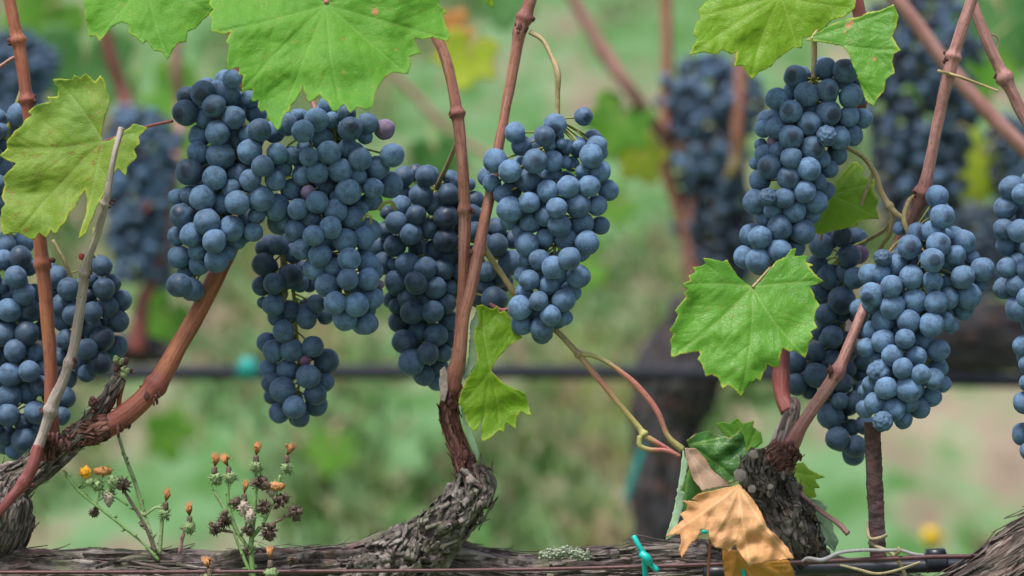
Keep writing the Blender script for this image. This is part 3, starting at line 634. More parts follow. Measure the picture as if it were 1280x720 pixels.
def leaf(name, label, poly, J, tips, mat_, y0, tilt=(0, 0), cup=.0, wave=.004, fr=.018, sp=1.7, extra_veins=(), parent=None, part='blade', group='grapevine leaves of the front row', petiole=None, pmat=None, vw=1.5, spots=(), side=True, fold=0.0, cat='leaf', crease=0.0007):
    veins = auto_veins(J, tips, vw, side) + [(p, w) for p, w in extra_veins]
    pts, fs, vd, ed, vh = blade_mesh(poly, veins, sp)
    span = float(np.ptp(pts, axis=0).max()); sdv = Vector((random.random() * 99, random.random() * 99, 0))
    J_ = np.array(J, float)
    W = []
    for i, (px, py) in enumerate(pts):
        u, v = (px - J_[0]) * S, (py - J_[1]) * S; rr = math.hypot(u, v)
        yy = y0 + u * tilt[0] + v * tilt[1] + cup * rr * rr * 8 + fold * abs(u)
        yy += wave * (noise.noise(Vector((u / fr, v / fr, 0)) * .35 + sdv) * 1.6 + noise.noise(Vector((u / fr, v / fr, 0)) + sdv) * .8) * min(1.0, .3 + rr * 14)
        yy +=   .0007 * noise.noise(Vector((u / .0065, v / .0065, 3)) + sdv) * (1 - .8 * vh[i])
        yy += crease * (vh[i] - .4)                      # main veins lie in shallow valleys
        W.append(P(px, py, yy))
    root = parent
    if root is None:
        root = thing(name, P(J[0], J[1], y0), label, cat, group)
    mb = MB(); edge = np.clip(1 - ed / 3.2, 0, 1) ** 1.3
    sp_ = np.zeros(len(pts))
    for a_, b_, r_ in spots: sp_ = np.maximum(sp_, np.clip(1.6 - np.hypot(pts[:, 0] - a_, pts[:, 1] - b_) / r_, 0, 1))
    mb.add(W, [f[::-1] for f in fs], {'vein': vd.tolist(), 'edge': edge.tolist(), 'spot': sp_.tolist()})
    o = mb.build(part, mat_, root)
    # orient towards camera, then give it thickness
    me = o.data; s = sum(p.normal.y for p in me.polygons)
    if s > 0: me.flip_normals()
    sol = o.modifiers.new('thickness', 'SOLIDIFY'); sol.thickness = .00045; sol.offset = 1 if False else -1
    if petiole:
        mb = MB(); px_tube(mb, petiole, step=.002, seg=9); mb.build('petiole', pmat or M_PETIOLE_RED, root)
    return root
def Z(ox, oy, s, txt): return [(ox + float(a.split(',')[0]) / s, oy + float(a.split(',')[1]) / s) for a in txt.split()]

z1 = lambda t: Z(240, 0, 3.765, t)
leaf('vine_leaf', 'largest leaf, bluish green, hanging over the pale bunch at the top', z1("85,0 80,20 100,45 80,70 95,90 90,150 115,150 140,160 185,150 160,195 175,215 170,240 165,280 170,332 188,325 225,316 218,350 242,355 235,395 235,442 255,420 287,422 280,470 290,480 317,468 310,500 325,525 347,518 360,560 402,614 415,600 425,560 440,530 457,524 465,490 480,485 515,425 520,396 532,440 550,482 580,465 601,440 615,465 640,480 660,522 680,525 700,500 720,490 745,532 780,500 822,517 850,500 860,440 885,395 910,360 945,340 1017,345 1032,300 1020,265 1080,250 1060,220 1045,178 1085,187 1130,173 1203,194 1214,170 1195,120 1180,70 1198,58 1160,15 1170,-20 1150,-60 1110,-80 1090,-130 1030,-140 980,-175 930,-165 880,-205 830,-180 760,-170 720,-120 670,-80 640,20 610,-80 570,-130 520,-150 480,-195 430,-180 380,-200 330,-165 280,-170 240,-120 180,-110 160,-60 110,-50"), z1("633,25")[0], z1("402,600 700,500 1200,185 130,150 240,420 1000,340 980,-150 380,-180"), M_LEAF_A, -.065, tilt=(.02, -.45), wave=.006, fr=.022, sp=1.6, petiole=[(408, 4, -.064, 3), (404, -60, -.03, 3), (400, -120, 0, 3)], vw=1.3, spots=[(469, 14.6, 3.6), (428, 49, 1.2), (430, 90, 1.2), (495, 62, 1.3)])
z2 = lambda t: Z(100, 0, 2.56, t)
leaf('vine_leaf', 'green leaf with a short point, cut by the top edge left of the largest leaf', z2("10,0 15,40 22,75 30,118 50,112 62,132 75,118 90,100 100,85 130,70 155,78 158,110 178,118 200,140 215,130 235,160 262,165 280,190 295,165 312,138 340,132 345,100 372,90 395,62 420,42 438,10 430,-20 400,-60 340,-70 300,-110 250,-100 200,-130 150,-110 100,-90 60,-70 40,-40"), z2("215,-70")[0], z2("280,182 60,120 410,40 120,70"), M_LEAF_A, -.03, tilt=(.03, -.4), sp=1.8, vw=1.4)
z3 = lambda t: Z(0, 0, 2.4, t)
leaf('vine_leaf', 'speckled yellowish green leaf in front of the orange cane at upper left', z3("308,425 302,400 315,350 330,290 320,270 312,240 300,226 285,245 270,230 257,220 240,234 222,224 215,238 180,236 158,238 165,255 176,270 172,290 143,290 150,305 110,315 83,336 95,345 75,360 65,378 45,392 20,425 22,445 -2,467 25,482 48,490 35,505 8,532 15,555 4,590 15,612 3,628 5,690 10,707 35,698 60,700 82,714 100,720 118,698 140,714 152,688 166,702 180,680 195,668 205,640 225,620 240,590 256,568 262,600 258,640 245,680 235,717 257,700 275,660 290,620 310,585 330,550 345,515 355,503 376,529 382,500 402,482 411,470 402,450 420,430 415,410 442,384 425,376 400,371 385,385 360,402 330,420"), z3("308,425")[0], z3("15,440 60,690 175,245 250,690 405,400"), M_LEAF_C, -.035, tilt=(-.12, -.3), wave=.006, sp=1.7, petiole=[(129, 177, -.030, 1.8), (160, 166, -.012, 2), (185, 158, -.005, 2), (216, 151, .004, 2.2)], vw=1.5)
z4 = lambda t: Z(560, 370, 3.79, t)
L4 = leaf('vine_leaf', 'small bright folded leaf with a narrow waist, right of the forked cane', z4("133,45 165,41 190,55 212,62 235,46 245,77 270,67 280,90 300,115 310,150 330,180 355,195 320,215 290,235 265,265 240,290 215,330 205,355 230,380 260,410 300,430 350,452 367,463 375,500 395,564 370,560 345,545 325,575 323,630 300,615 275,600 265,642 245,635 215,660 175,688 158,682 158,630 165,595 178,563 160,590 140,630 125,643 100,620 85,580 65,520 48,510 60,460 85,400 125,340 140,300 130,240 120,200 130,150 147,130"), z4("203,355")[0], z4("165,60 320,190 360,480 165,670 75,500 240,600"), M_LEAF_D, -.014, tilt=(.15, -.2), wave=.005, fr=.012, sp=1.4, vw=1.1)
leaf('', '', z4("140,60 105,130 100,250 92,330 75,395 95,380 130,330 150,300 150,180 145,120"), z4("140,300")[0], z4("120,90 90,380"), M_LEAF_PALE, -.004, sp=1.6, parent=L4, part='folded_lobe', wave=.003)
leaf('', '', z4("60,520 75,600 95,680 120,740 140,790 150,750 130,690 110,640 90,580"), z4("80,560")[0], z4("140,760"), M_LEAF_PALE, -.002, sp=1.6, parent=L4, part='folded_lobe', wave=.003)
z5 = lambda t: Z(820, 0, 2, t)
leaf('vine_leaf', 'bright yellow-green leaf at the top edge above the tall narrow bunch', z5("130,0 104,25 113,45 98,60 93,85 104,95 83,137 120,130 150,136 165,124 190,136 202,128 196,166 216,164 240,198 258,180 290,165 300,150 327,130 345,117 364,121 368,95 400,85 422,70 440,50 472,41 497,20 500,0 480,-40 440,-50 400,-90 360,-75 335,-60 312,-10 290,-60 240,-90 200,-80 160,-60 140,-20"), z5("312,-8")[0], z5("95,130 240,190 350,115 485,20 110,40"), M_LEAF_D, -.02, tilt=(.03, -.35), wave=.005, sp=1.6, vw=1.6)
leaf('vine_leaf', 'green leaf with orange specks overlapping the tall narrow bunch and a distant dark bunch', z5("375,100 395,85 440,60 480,46 510,42 530,30 560,26 594,10 607,40 600,70 590,90 612,126 595,135 590,155 597,182 575,200 571,227 555,245 545,267 525,252 515,225 505,200 500,180 490,160 480,130 468,115 430,108"), z5("388,96")[0], z5("545,255 600,125 590,25"), M_LEAF_B, -.03, tilt=(-.1, -.3), sp=1.5, petiole=[(1014, 49, -.03, 2), (1030, 25, -.02, 2), (1052, 2, -.01, 2), (1080, -30, 0, 2)], pmat=M_OLIVE, vw=1.2, spots=[(1060, 32, 3.2), (1064, 28, 2.5), (1056, 40, 1.6), (1093, 74, 2)])
leaf('vine_leaf', 'translucent leaf glowing behind the lower right side of the tall bunch', z5("500,403 520,420 513,440 547,450 543,480 557,500 550,520 557,547 530,547 510,552 490,567 465,572 440,577 410,587 395,582 393,555 410,520 430,490 445,465 465,435 485,410"), z5("440,490")[0], z5("545,540 500,410 400,575 545,460"), M_LEAF_D, .040, tilt=(.0, -.5), sp=1.6, petiole=[(1040, 245, .047, 1.6), (1033, 270, .045, 1.6), (1026, 300, .04, 1.4)], vw=1.3)
z8 = lambda t: Z(820, 300, 3.6, t)
leaf('vine_leaf', 'heart-shaped green leaf with sharp teeth in front of the dark blurred trunk', z8("435,214 400,190 370,165 345,130 320,88 300,97 250,85 213,80 222,108 200,118 165,122 178,145 148,160 155,180 118,200 145,222 126,240 135,258 112,285 85,318 100,335 85,370 60,405 78,425 63,452 70,480 68,523 85,526 110,512 150,508 192,500 200,512 186,537 208,560 224,615 250,605 280,620 299,668 325,652 350,668 384,703 400,672 425,640 440,643 450,622 470,637 482,600 497,580 500,560 520,570 552,575 558,545 560,515 572,486 600,502 627,497 650,515 672,531 682,500 690,460 707,435 695,410 728,395 712,365 718,320 738,292 715,265 712,245 705,230 693,208 720,200 756,185 725,165 705,140 688,120 708,112 673,98 684,71 650,70 623,73 631,36 605,43 585,75 540,95 525,115 500,150 475,185 450,205"), z8("435,212")[0], z8("95,505 384,690 665,515 120,205 720,185"), M_LEAF_B, -.045, tilt=(.06, -.3), wave=.005, sp=1.55, petiole=[(941, 359, -.0445, 1.8), (950, 349, -.036, 1.7), (958, 340, -.02, 1.7), (966, 330, .005, 1.8), (975, 315, .02, 1.8)], pmat=M_OLIVE, vw=1.4)
z9 = lambda t: Z(820, 520, 3.6, t)
L9 = leaf('vine_leaf', 'dark green curled leaf with a dried tan fold, left of the warty spur', z9("138,110 175,80 200,74 232,66 260,80 290,85 330,95 355,82 380,62 395,90 407,160 395,230 365,290 330,305 290,270 240,240 200,180 150,140"), z9("145,130")[0], z9("380,120 350,280 380,80"), M_LEAF_DK, .004, tilt=(.3, -.3), wave=.01, fr=.012, sp=1.5, petiole=[(850, 560, .0, 2)], pmat=M_OLIVE) if False else leaf('vine_leaf', 'dark green curled leaf with a dried tan fold, left of the warty spur', z9("138,110 175,80 200,74 232,66 260,80 290,85 330,95 355,82 380,62 395,90 407,160 395,230 365,290 330,305 290,270 240,240 200,180 150,140"), z9("145,130")[0], z9("380,120 350,280 380,80"), M_LEAF_DK, .004, tilt=(.3, -.3), wave=.01, fr=.012, sp=1.5)
leaf('', '', z9("130,143 180,145 222,190 250,240 300,280 338,317 270,322 210,336 170,290 150,230 135,190"), z9("135,150")[0], z9("310,310 210,330"), M_LEAF_TAN, -.01, tilt=(.2, -.25), sp=1.6, parent=L9, part='dried_fold', wave=.006, fr=.01, side=False)
leaf('', '', z9("122,150 145,220 130,290 108,335 132,345 118,430 100,480 85,540 42,560 62,490 85,400 103,290 115,200"), z9("124,160")[0], z9("60,550"), M_LEAF_PALE, -.012, sp=1.6, parent=L9, part='pale_fold', wave=.003, side=False)
leaf('', '', z9("150,230 170,290 210,338 180,370 130,430 112,430 128,350 108,335 130,290"), z9("150,240")[0], z9("130,420"), M_LEAF_DK, -.004, sp=1.8, parent=L9, part='lower_lobe', wave=.003, side=False)
leaf('vine_leaf', 'bright leaf peeking up behind the dark curled leaf and the spur', z9("268,33 300,26 330,32 366,8 390,32 442,18 436,50 472,73 480,120 455,140 400,170 350,110 310,85"), z9("400,170")[0], z9("290,35 370,20 450,60"), M_LEAF_BG, .05, tilt=(.1, -.2), sp=1.8)
leaf('vine_leaf', 'small bright leaf poking out right of the warty spur', z9("565,225 620,215 662,208 690,240 762,276 715,285 737,322 712,325 722,362 690,370 640,330 590,290"), z9("580,250")[0], z9("755,275 720,350 660,215"), M_LEAF_D, .04, tilt=(.1, -.4), sp=1.8)
leaf('vine_leaf', 'pale leaf underside hanging behind the warty spur, near the cut twig', z9("692,370 745,383 772,408 760,430 793,460 800,520 823,560 802,613 770,580 745,618 715,580 690,560 680,480 700,420"), z9("695,375")[0], z9("800,600 745,600 790,460"), M_LEAF_PALE, .045, tilt=(.1, .1), sp=1.8)
L13 = leaf('dry_leaf', 'crumpled dry orange leaf resting on the cordon below the warty spur', z9("375,308 340,318 300,325 255,338 220,345 190,352 160,374 195,388 118,380 140,400 135,425 108,440 125,465 80,500 43,542 110,530 116,560 104,600 118,638 150,580 185,550 200,510 237,515 245,560 265,592 300,598 330,612 355,578 380,620 400,650 420,684 430,672 500,655 622,640 590,590 550,545 500,500 480,450 460,410 420,355"), z9("370,315")[0], z9("60,535 250,550 420,670 600,635 355,560"), M_LEAF_OR, -.055, tilt=(.05, -.35), wave=.008, fr=.010, sp=1.4, vw=1.7, group='', cat='dry leaf', crease=-.0012)
leaf('', '', z9("300,595 300,660 310,720 330,760 420,790 560,800 632,770 625,720 600,650 520,640 430,665 385,610 340,600"), z9("360,600")[0], z9("330,750 450,780 610,750"), M_LEAF_OR2, -.045, tilt=(.05, .3), sp=1.7, parent=L13, part='lower_lobe', wave=.008, fr=.012, crease=-.002)
mb = MB(); px_tube(mb, [(888, 672, -.05, 1.7), (886, 700, -.052, 1.7), (884, 740, -.052, 1.8)], seg=8); mb.build('petiole', M_CANE_OR, L13)
leaf('vine_leaf', 'tiny bright leaf tip at the top edge beside the forked cane', [(596, -30), (604, -5), (608, 4), (616, 10), (618, 0), (622, -25), (610, -45)], (608, -40), [(615, 6)], M_LEAF_D, .0, sp=1.5, side=False)

# ------------------------------------------------------------------ the vine: cordon, spurs, canes
def bark_fn(amp, fr=1.0, kn=.0):
    sd_ = Vector((random.random() * 40, random.random() * 40, 0))
    def f(th, s, r, L):
        x, y = math.cos(th) * r, math.sin(th) * r
        wob = Vector((noise.noise(Vector((x * 40, y * 40, s * 14)) + sd_), noise.noise(Vector((y * 40, x * 40, s * 14)) - sd_), 0)) * .9
        q = Vector((x * 190 * fr, y * 190 * fr, s * 17 * fr)) + sd_ + wob
        d, pp = noise.voronoi(q); crack = min(1.0, (d[1] - d[0]) * 2.6); h = noise.cell(pp[0] * 7.3) 
        c = noise.noise(Vector((math.cos(th) * 1.3, math.sin(th) * 1.3, s * 28)) + sd_)
        return amp * (crack * .8 - .45 + .55 * (h - .5) + .35 * noise.noise(q * 2.3)) + kn * c * r
    return f
def knob_fn(amp, kn=.25):
    sd_ = Vector((random.random() * 40, random.random() * 40, 0))
    def f(th, s, r, L):
        p = Vector((math.cos(th) * r, math.sin(th) * r, s)); q = p * 120 + sd_; q.z *= .28
        q += Vector((noise.noise(p * 130), noise.noise(p * 130 + sd_), noise.noise(p * 130 - sd_))) * .7
        d, pp = noise.voronoi(q); crack = min(1.0, (d[1] - d[0]) * 2.4); h = noise.cell(pp[0] * 5.1)
        c = noise.noise(p * 48 + sd_); c2 = noise.noise(p * 110 + sd_)
        return amp * (crack * .7 - .4 + .8 * (h - .5) + .3 * noise.noise(q * 2.5)) + (kn * c + .10 * c2) * r
    return f
def flakes(mb, pos, rad, tang, n, lw=(.004, .018), ww=(.0008, .0028), lift=.003, along=1.0, side=None):
    N_ = len(pos)
    for _ in range(n):
        i = random.randrange(2, N_ - 2); T_ = Vector(tang[i]); up = T_.orthogonal().normalized(); B = T_.cross(up); th = random.uniform(0, 6.283)
        nrm = up * math.cos(th) + B * math.sin(th); cd = T_.cross(nrm)
        if nrm.y > .4: continue
        a = random.gauss(0, .12 if along > .5 else .4); dr = (T_ * math.cos(a) + cd * math.sin(a)) * random.choice((-1, 1)); sd_ = nrm.cross(dr)
        L = random.uniform(*lw); w = random.uniform(*ww); c0 = Vector(pos[i]) + nrm * rad[i] * 1.0; lf = random.uniform(.2, 1) ** 2 * lift
        m = 5; vs = []; tc = []
        for j in range(m + 1):
            t = j / m; p = c0 + dr * L * (t - .3) + nrm * (lf * t * t - .0006 + .0005 * random.random()); ww_ = w * (1 - (.75 if along > .5 else .35) * t ** 2) * random.uniform(.75, 1.15)
            vs += [p - sd_ * ww_, p + sd_ * ww_, p + nrm * .0006]; tc += [(nrm.x * .01 + k * .002, nrm.z * .01, i * .0015 + L * t) for k in range(3)]
        fs = []
        for j in range(m):
            b = j * 3; fs += [(b, b + 2, b + 5, b + 3), (b + 2, b + 1, b + 4, b + 5), (b + 1, b, b + 3, b + 4)]
        mb.add(vs, fs, {'tc': tc})
vine = thing('grapevine', P(300, 720, .02), 'gnarled grapevine in focus with peeling cordon along the bottom and rising red canes', 'grapevine')
def bark_part(name, pts, amp, m, seg=110, step=.0012, fl=0, knob=False, kn=.12, parent=None, label=None, **fk):
    mb = MB(); r = px_tube(mb, pts, seg=seg, step=step, fn=(knob_fn(amp, kn) if knob else bark_fn(amp, 1.0, kn)))
    if fl: flakes(mb, *r, fl, **fk)
    o = mb.build(name, m, parent or vine)
    if label: o['label'] = label
    return o
bark_part('cordon', [(-420, 745, .03, 36), (-200, 735, .03, 38), (-40, 735, .02, 44), (60, 728, .015, 42), (200, 726, .015, 37), (330, 722, .015, 36), (430, 716, .02, 36), (520, 706, .02, 40), (580, 715, .02, 35), (660, 724, .02, 33), (740, 722, .02, 36), (820, 716, .02, 38), (890, 716, .025, 40), (960, 722, .03, 42), (1010, 726, .035, 36), (1080, 730, .045, 24), (1160, 736, .05, 15)], .0042, M_BARK, seg=170, step=.0011, fl=700, kn=.10, lift=.006, lw=(.008, .045), ww=(.0006, .0022))
bark_part('spur', [(-40, 700, .02, 36), (-5, 660, .015, 42), (5, 630, .01, 40), (15, 605, .01, 29), (40, 588, .01, 20), (72, 565, .008, 15), (106, 536, .005, 12.5), (132, 503, .003, 10.5), (150, 473, .0, 9)], .0030, M_BARK, seg=80, fl=220, kn=.12, lift=.003)
bark_part('spur', [(425, 726, .015, 24), (462, 714, .012, 33), (500, 698, .01, 36), (533, 678, .005, 33), (560, 653, .0, 28), (584, 628, .0, 30), (596, 605, .0, 25), (589, 586, .0, 15)], .0030, M_BARK_KN, seg=130, step=.0010, fl=330, knob=True, kn=.40, lift=.0034, lw=(.004, .013), ww=(.0014, .0046), along=0)
bark_part('spur_neck', [(586, 600, .0, 16), (580, 580, .0, 13.5), (573, 558, .0, 12.5), (565, 535, .0, 12), (561, 512, .0, 13), (561, 498, .0, 12)], .0016, M_BARK_RED, seg=50, step=.001, fl=60, kn=.12, lift=.003, lw=(.004, .012), ww=(.0008, .002))
bark_part('spur', [(990, 700, .02, 46), (980, 665, .01, 44), (965, 625, .004, 38), (955, 600, .0, 33), (952, 580, .0, 26), (958, 566, .0, 15)], .0032, M_BARK_DK, seg=130, step=.0010, fl=230, knob=True, kn=.30, lift=.0028, lw=(.004, .011), ww=(.0012, .0036), along=0)
bark_part('collar', [(90, 548, .008, 13), (104, 542, .006, 16), (120, 537, .003, 17), (131, 534, .0, 15.5), (137, 533, .0, 13)], .0016, M_BARK_RED, seg=60, step=.0008, fl=90, knob=True, kn=.15, lift=.0025, lw=(.003, .009), ww=(.0008, .002), along=0)
bark_part('collar', [(60, 575, .006, 14), (62, 558, .004, 17), (63, 545, .002, 14)], .0016, M_BARK_RED, seg=50, step=.0008, fl=60, knob=True, kn=.15, lift=.0025, lw=(.003, .009), ww=(.0008, .002), along=0)
bark_part('collar', [(960, 590, -.002, 20), (972, 575, -.003, 22), (984, 564, -.004, 18), (990, 556, -.005, 14)], .0022, M_BARK_RED, seg=60, step=.0008, fl=90, knob=True, kn=.15, lift=.0025, lw=(.003, .009), ww=(.0008, .002), along=0)
# spur stubs of grey wood
bark_part('stub', [(956, 590, .002, 14), (974, 558, .002, 12), (985, 530, .006, 11.5), (990, 512, .010, 12), (990, 500, .014, 9)], .0016, M_BARK, seg=40, knob=False, kn=.08)
def cane_fn(amp=.00025):
    sd_ = Vector((random.random() * 40, random.random() * 40, 0))
    return lambda th, s, r, L: amp * noise.noise(Vector((math.cos(th) * 2.5, math.sin(th) * 2.5, s * 40)) + sd_) + .0004 * noise.noise(Vector((math.cos(th) * .8, math.sin(th) * .8, s * 60)) + sd_)
def cane(pts, m, nodes=(), name='cane', parent=None, seg=28, step=.0012, scales=True, red=()):
    pts = [(a, b, y, q * .9) for a, b, y, q in pts]
    mb = MB(); pos, rad, tang = px_tube(mb, pts, seg=seg, step=step, fn=cane_fn(), nodes=nodes)
    mats = [m, M_DARKSCALE]
    if red:
        vals = []
        for i in range(len(pos)):
            t = i / (len(pos) - 1); vals += [min(1, max(0, max(v * math.exp(-((t - c) / w) ** 2) for c, w, v in red)))] * seg
        mb.a['red'] = vals + [0, 0]
    if scales:
        for t, sw, hl in nodes:
            i = min(len(pos) - 1, int(t * (len(pos) - 1))); c = Vector(pos[i])
            side = Vector((random.choice((-1, 1)), -.35, 0)).normalized()
            for k in range(5):
                blob(mb, c + side * rad[i] * 1.25 + Vector((random.gauss(0, .001), random.gauss(0, .001), random.gauss(0, .0018))), random.uniform(.0006, .0016), 2, .6, 2.5, (1, 1, random.uniform(.8, 1.5)), 1)
    return mb.build(name, mats, parent or vine)
cane([(4, -40, .0, 8.5), (14, 10, .0, 8.5), (24, 60, .0, 8.5), (33, 120, .0, 9), (41, 190, .0, 8.5), (49, 290, .0, 9), (55, 350, .0, 9.5), (60, 410, .0, 9.5), (64, 470, .0, 9), (64, 520, .0, 10.5), (63, 556, .002, 14)], M_CANE_OR, red=((1, .12, .9), (.3, .12, .7), (.62, .03, .5)), nodes=((.155, .45, .003), (.62, .35, .004), (.28, .4, .003)))
cane([(152, 160, -.055, 4.5), (143, 192, -.06, 4), (137, 228, -.058, 4.5), (133, 250, -.055, 5.5), (123, 290, -.04, 5), (108, 330, -.03, 6), (104, 360, -.022, 6.5), (97, 405, -.018, 7), (91, 440, -.016, 7), (78, 478, -.014, 7), (67, 502, -.012, 8.5), (55, 540, -.01, 7.5), (44, 568, -.012, 8)], M_TWIG, nodes=((.22, .5, .002), (.45, .55, .0028), (.72, .3, .003), (.87, .4, .003)), name='twig', seg=20)
cane([(48, 558, -.014, 8), (40, 584, -.017, 8.5), (28, 606, -.018, 8), (14, 622, -.020, 7), (0, 640, -.020, 5.5), (-14, 656, -.014, 4)], M_CANE_RED, nodes=((.4, .25, .004),), name='twig', seg=24)
cane([(104, 538, .008, 13), (128, 534, .002, 15), (152, 522, .0, 15.5), (178, 500, .0, 14.5), (200, 474, .004, 14), (222, 435, .012, 12.5), (245, 395, .02, 12), (268, 350, .03, 12.5), (288, 305, .04, 12.5), (298, 250, .06, 11), (298, 180, .07, 10), (296, 100, .07, 10), (290, -60, .07, 10)], M_CANE_OR, nodes=((.16, .22, .004), (.05, .12, .003)), red=((.04, .09, 1), (.16, .02, .8)))
cane([(562, 512, .0, 12), (561, 500, .0, 12), (565, 478, -.003, 12.5), (573, 450, -.005, 10.5), (579, 400, -.006, 8.4), (588, 365, -.006, 8.2), (599, 310, -.004, 8), (613, 240, .004, 7.6), (626, 170, .01, 7.2), (637, 110, .012, 7.4), (646, 60, .012, 8.2), (650, 38, .012, 10), (660, 10, .012, 8.4), (680, -60, .012, 8)], M_CANE, red=((.0, .08, 1), (.34, .05, .2), (.86, .03, .6)), nodes=((.05, .2, .004), (.34, .2, .004), (.86, .35, .003)))
cane([(568, 470, .004, 9), (574, 430, .004, 8.5), (578, 380, .004, 8), (580, 320, .003, 8), (581, 270, .003, 8.5), (579, 220, .0, 7.8), (574, 160, .0, 8), (566, 110, .002, 7.6), (556, 70, .004, 7.8), (543, 40, .006, 7.5), (530, 0, .01, 7.5), (515, -60, .02, 7.5)], M_CANE, red=((.0, .15, .6), (.60, .02, .8)), nodes=((.60, .5, .0025), (.38, .3, .003)))
cane([(972, 574, .0, 12), (988, 558, -.004, 12), (1002, 532, -.006, 9.2), (1022, 502, -.006, 8.4), (1046, 466, -.005, 9), (1060, 435, -.003, 7.6), (1076, 395, .0, 7.3), (1098, 345, .022, 7.2), (1120, 308, .03, 8), (1143, 266, .018, 9), (1152, 246, .012, 11.5), (1160, 215, .008, 8.4), (1173, 150, .006, 7.9), (1186, 92, .004, 9), (1198, 50, .004, 8.4), (1212, 8, .003, 8), (1230, -50, .003, 8)], M_CANE_PINK, red=((.0, .1, .8), (.19, .03, .5), (.58, .02, .5)), nodes=((.19, .3, .004), (.58, .3, .003), (.82, .4, .0025)))
cane([(1205, -30, .06, 7), (1222, 20, .06, 7.6), (1240, 65, .06, 8), (1262, 110, .06, 8.4), (1300, 185, .06, 8), (1400, 380, .05, 8), (1460, 560, .03, 9), (1480, 640, .0, 12)], M_CANE_PINK, nodes=((.19, .6, .004),))
cane([(1062, -20, .03, 12), (1075, 20, .03, 9), (1078, 70, .03, 8), (1076, 130, .04, 8), (1058, 170, .055, 8), (1020, 225, .06, 8.5), (990, 300, .055, 8.5), (984, 380, .04, 8.5), (978, 445, .026, 10), (976, 470, .022, 12), (978, 495, .016, 11), (986, 515, .010, 12)], M_CANE_RED, nodes=((.10, .6, .004),))
# tendrils, laterals
def shoot(pts, m, name='shoot', parent=None, nodes=(), seg=12, red=None):
    mb = MB(); pos, _, _ = px_tube(mb, pts, seg=seg, step=.0012, nodes=nodes, fn=cane_fn(.00014))
    if red:
        vals = []
        for i in range(len(pos)): t = i / (len(pos) - 1); vals += [float(np.interp(t, [q[0] for q in red], [q[1] for q in red]))] * seg
        mb.a['red'] = vals + [0, 0]
    mb_ = mb
    return mb.build(name, m, parent or vine)
M_TENDRIL = cane_mat('tendril_green_to_red', (.36, .33, .10), (.30, .30, .09), (.46, .42, .20), rough=.5, red=((.36, .07, .09), (.50, .16, .15)))
shoot([(604, 308, -.002, 4), (622, 336, .01, 4), (645, 368, .012, 4), (672, 395, .012, 4), (700, 418, .01, 4), (726, 446, .008, 4.2)], M_OLIVE, nodes=((.0, .3, .002), (.98, .5, .002)))
shoot([(726, 446, .008, 4), (745, 470, .006, 3.6), (770, 500, .004, 3.3), (795, 530, .002, 3.6), (806, 545, .0, 4.8)], M_TENDRIL, 'tendril', red=((0, .3), (.3, .9), (.6, .3), (1, 0)), nodes=((.98, .5, .002),))
shoot([(806, 545, .0, 3.5), (826, 556, .0, 2.8), (850, 570, .0, 2.6)], M_TENDRIL, 'tendril', red=((0, .1), (.4, 1), (1, .9)))
shoot([(800, 545, -.002, 3.5), (800, 557, -.002, 3.8), (812, 562, -.002, 3), (832, 563, -.002, 2.6), (850, 570, .0, 2.6)], M_TENDRIL, 'tendril', red=((0, 0), (.3, .1), (.55, 1), (1, .9)))
shoot([(726, 442, .008, 3.8), (745, 446, .006, 3.2), (770, 460, .0, 3.2), (800, 486, -.002, 3.6), (822, 515, -.002, 3.6), (835, 545, -.001, 3.4), (853, 562, 0, 4.6)], M_TENDRIL, 'tendril', red=((0, 0), (.2, .1), (.35, .9), (.75, 1), (.88, .2), (1, 0)))
shoot([(612, 380, .01, 2), (628, 388, .01, 2.4), (642, 382, .012, 2.2), (650, 372, .012, 2)], M_PETIOLE_RED, 'tendril')
shoot([(1058, 184, .03, 2.4), (1080, 197, .03, 3), (1094, 218, .03, 3.4), (1102, 240, .028, 3.4), (1115, 262, .024, 4.2), (1128, 272, .02, 3.2)], M_OLIVE, nodes=((.8, .5, .002),))
shoot([(1115, 262, .024, 3.5), (1113, 290, .03, 3), (1104, 305, .04, 2.6), (1095, 320, .05, 2.2)], M_OLIVE)
shoot([(1092, 215, .032, 2.8), (1082, 240, .034, 2.4), (1070, 280, .04, 2.2)], M_OLIVE)
shoot([(1186, 92, .0, 2.4), (1200, 96, -.004, 2.2), (1222, 104, -.006, 1.8), (1248, 114, -.006, 1.6)], M_OLIVE, 'tendril')
shoot([(1186, 92, .0, 2.6), (1178, 90, -.006, 2.2), (1172, 88, -.006, 1.6)], M_OLIVE, 'tendril')
shoot([(-10, 90, .0, 2), (5, 80, .0, 2.2), (18, 72, .0, 2.4), (27, 75, .0, 2.4)], M_CANE_PINK, 'tendril')
shoot([(1230, 42, .06, 1), (1245, 45, .06, 1.2), (1249, 55, .06, 1.2), (1245, 62, .06, 1)], M_TWIG_RED, 'tendril')
shoot([(1015, 632, .01, 3), (1030, 642, .0, 3.2), (1048, 655, -.006, 3.6), (1060, 667, -.01, 4)], M_TWIG_RED, 'stub')
shoot([(992, 610, .0, 3), (1006, 622, .0, 3), (1018, 634, .008, 3)], M_TWIG_RED, 'stub')
# curled tendril ends on the bunches
shoot([(474, 262, -.02, 2.2), (480, 254, -.024, 2.3), (488, 252, -.024, 2.4), (493, 258, -.022, 2.4), (494, 263, -.02, 2)], M_STEM, 'tendril')
shoot([(454, 276, -.025, 1.6), (459, 268, -.03, 1.8), (464, 272, -.03, 1.8), (463, 280, -.026, 1.8)], M_STEM, 'tendril')
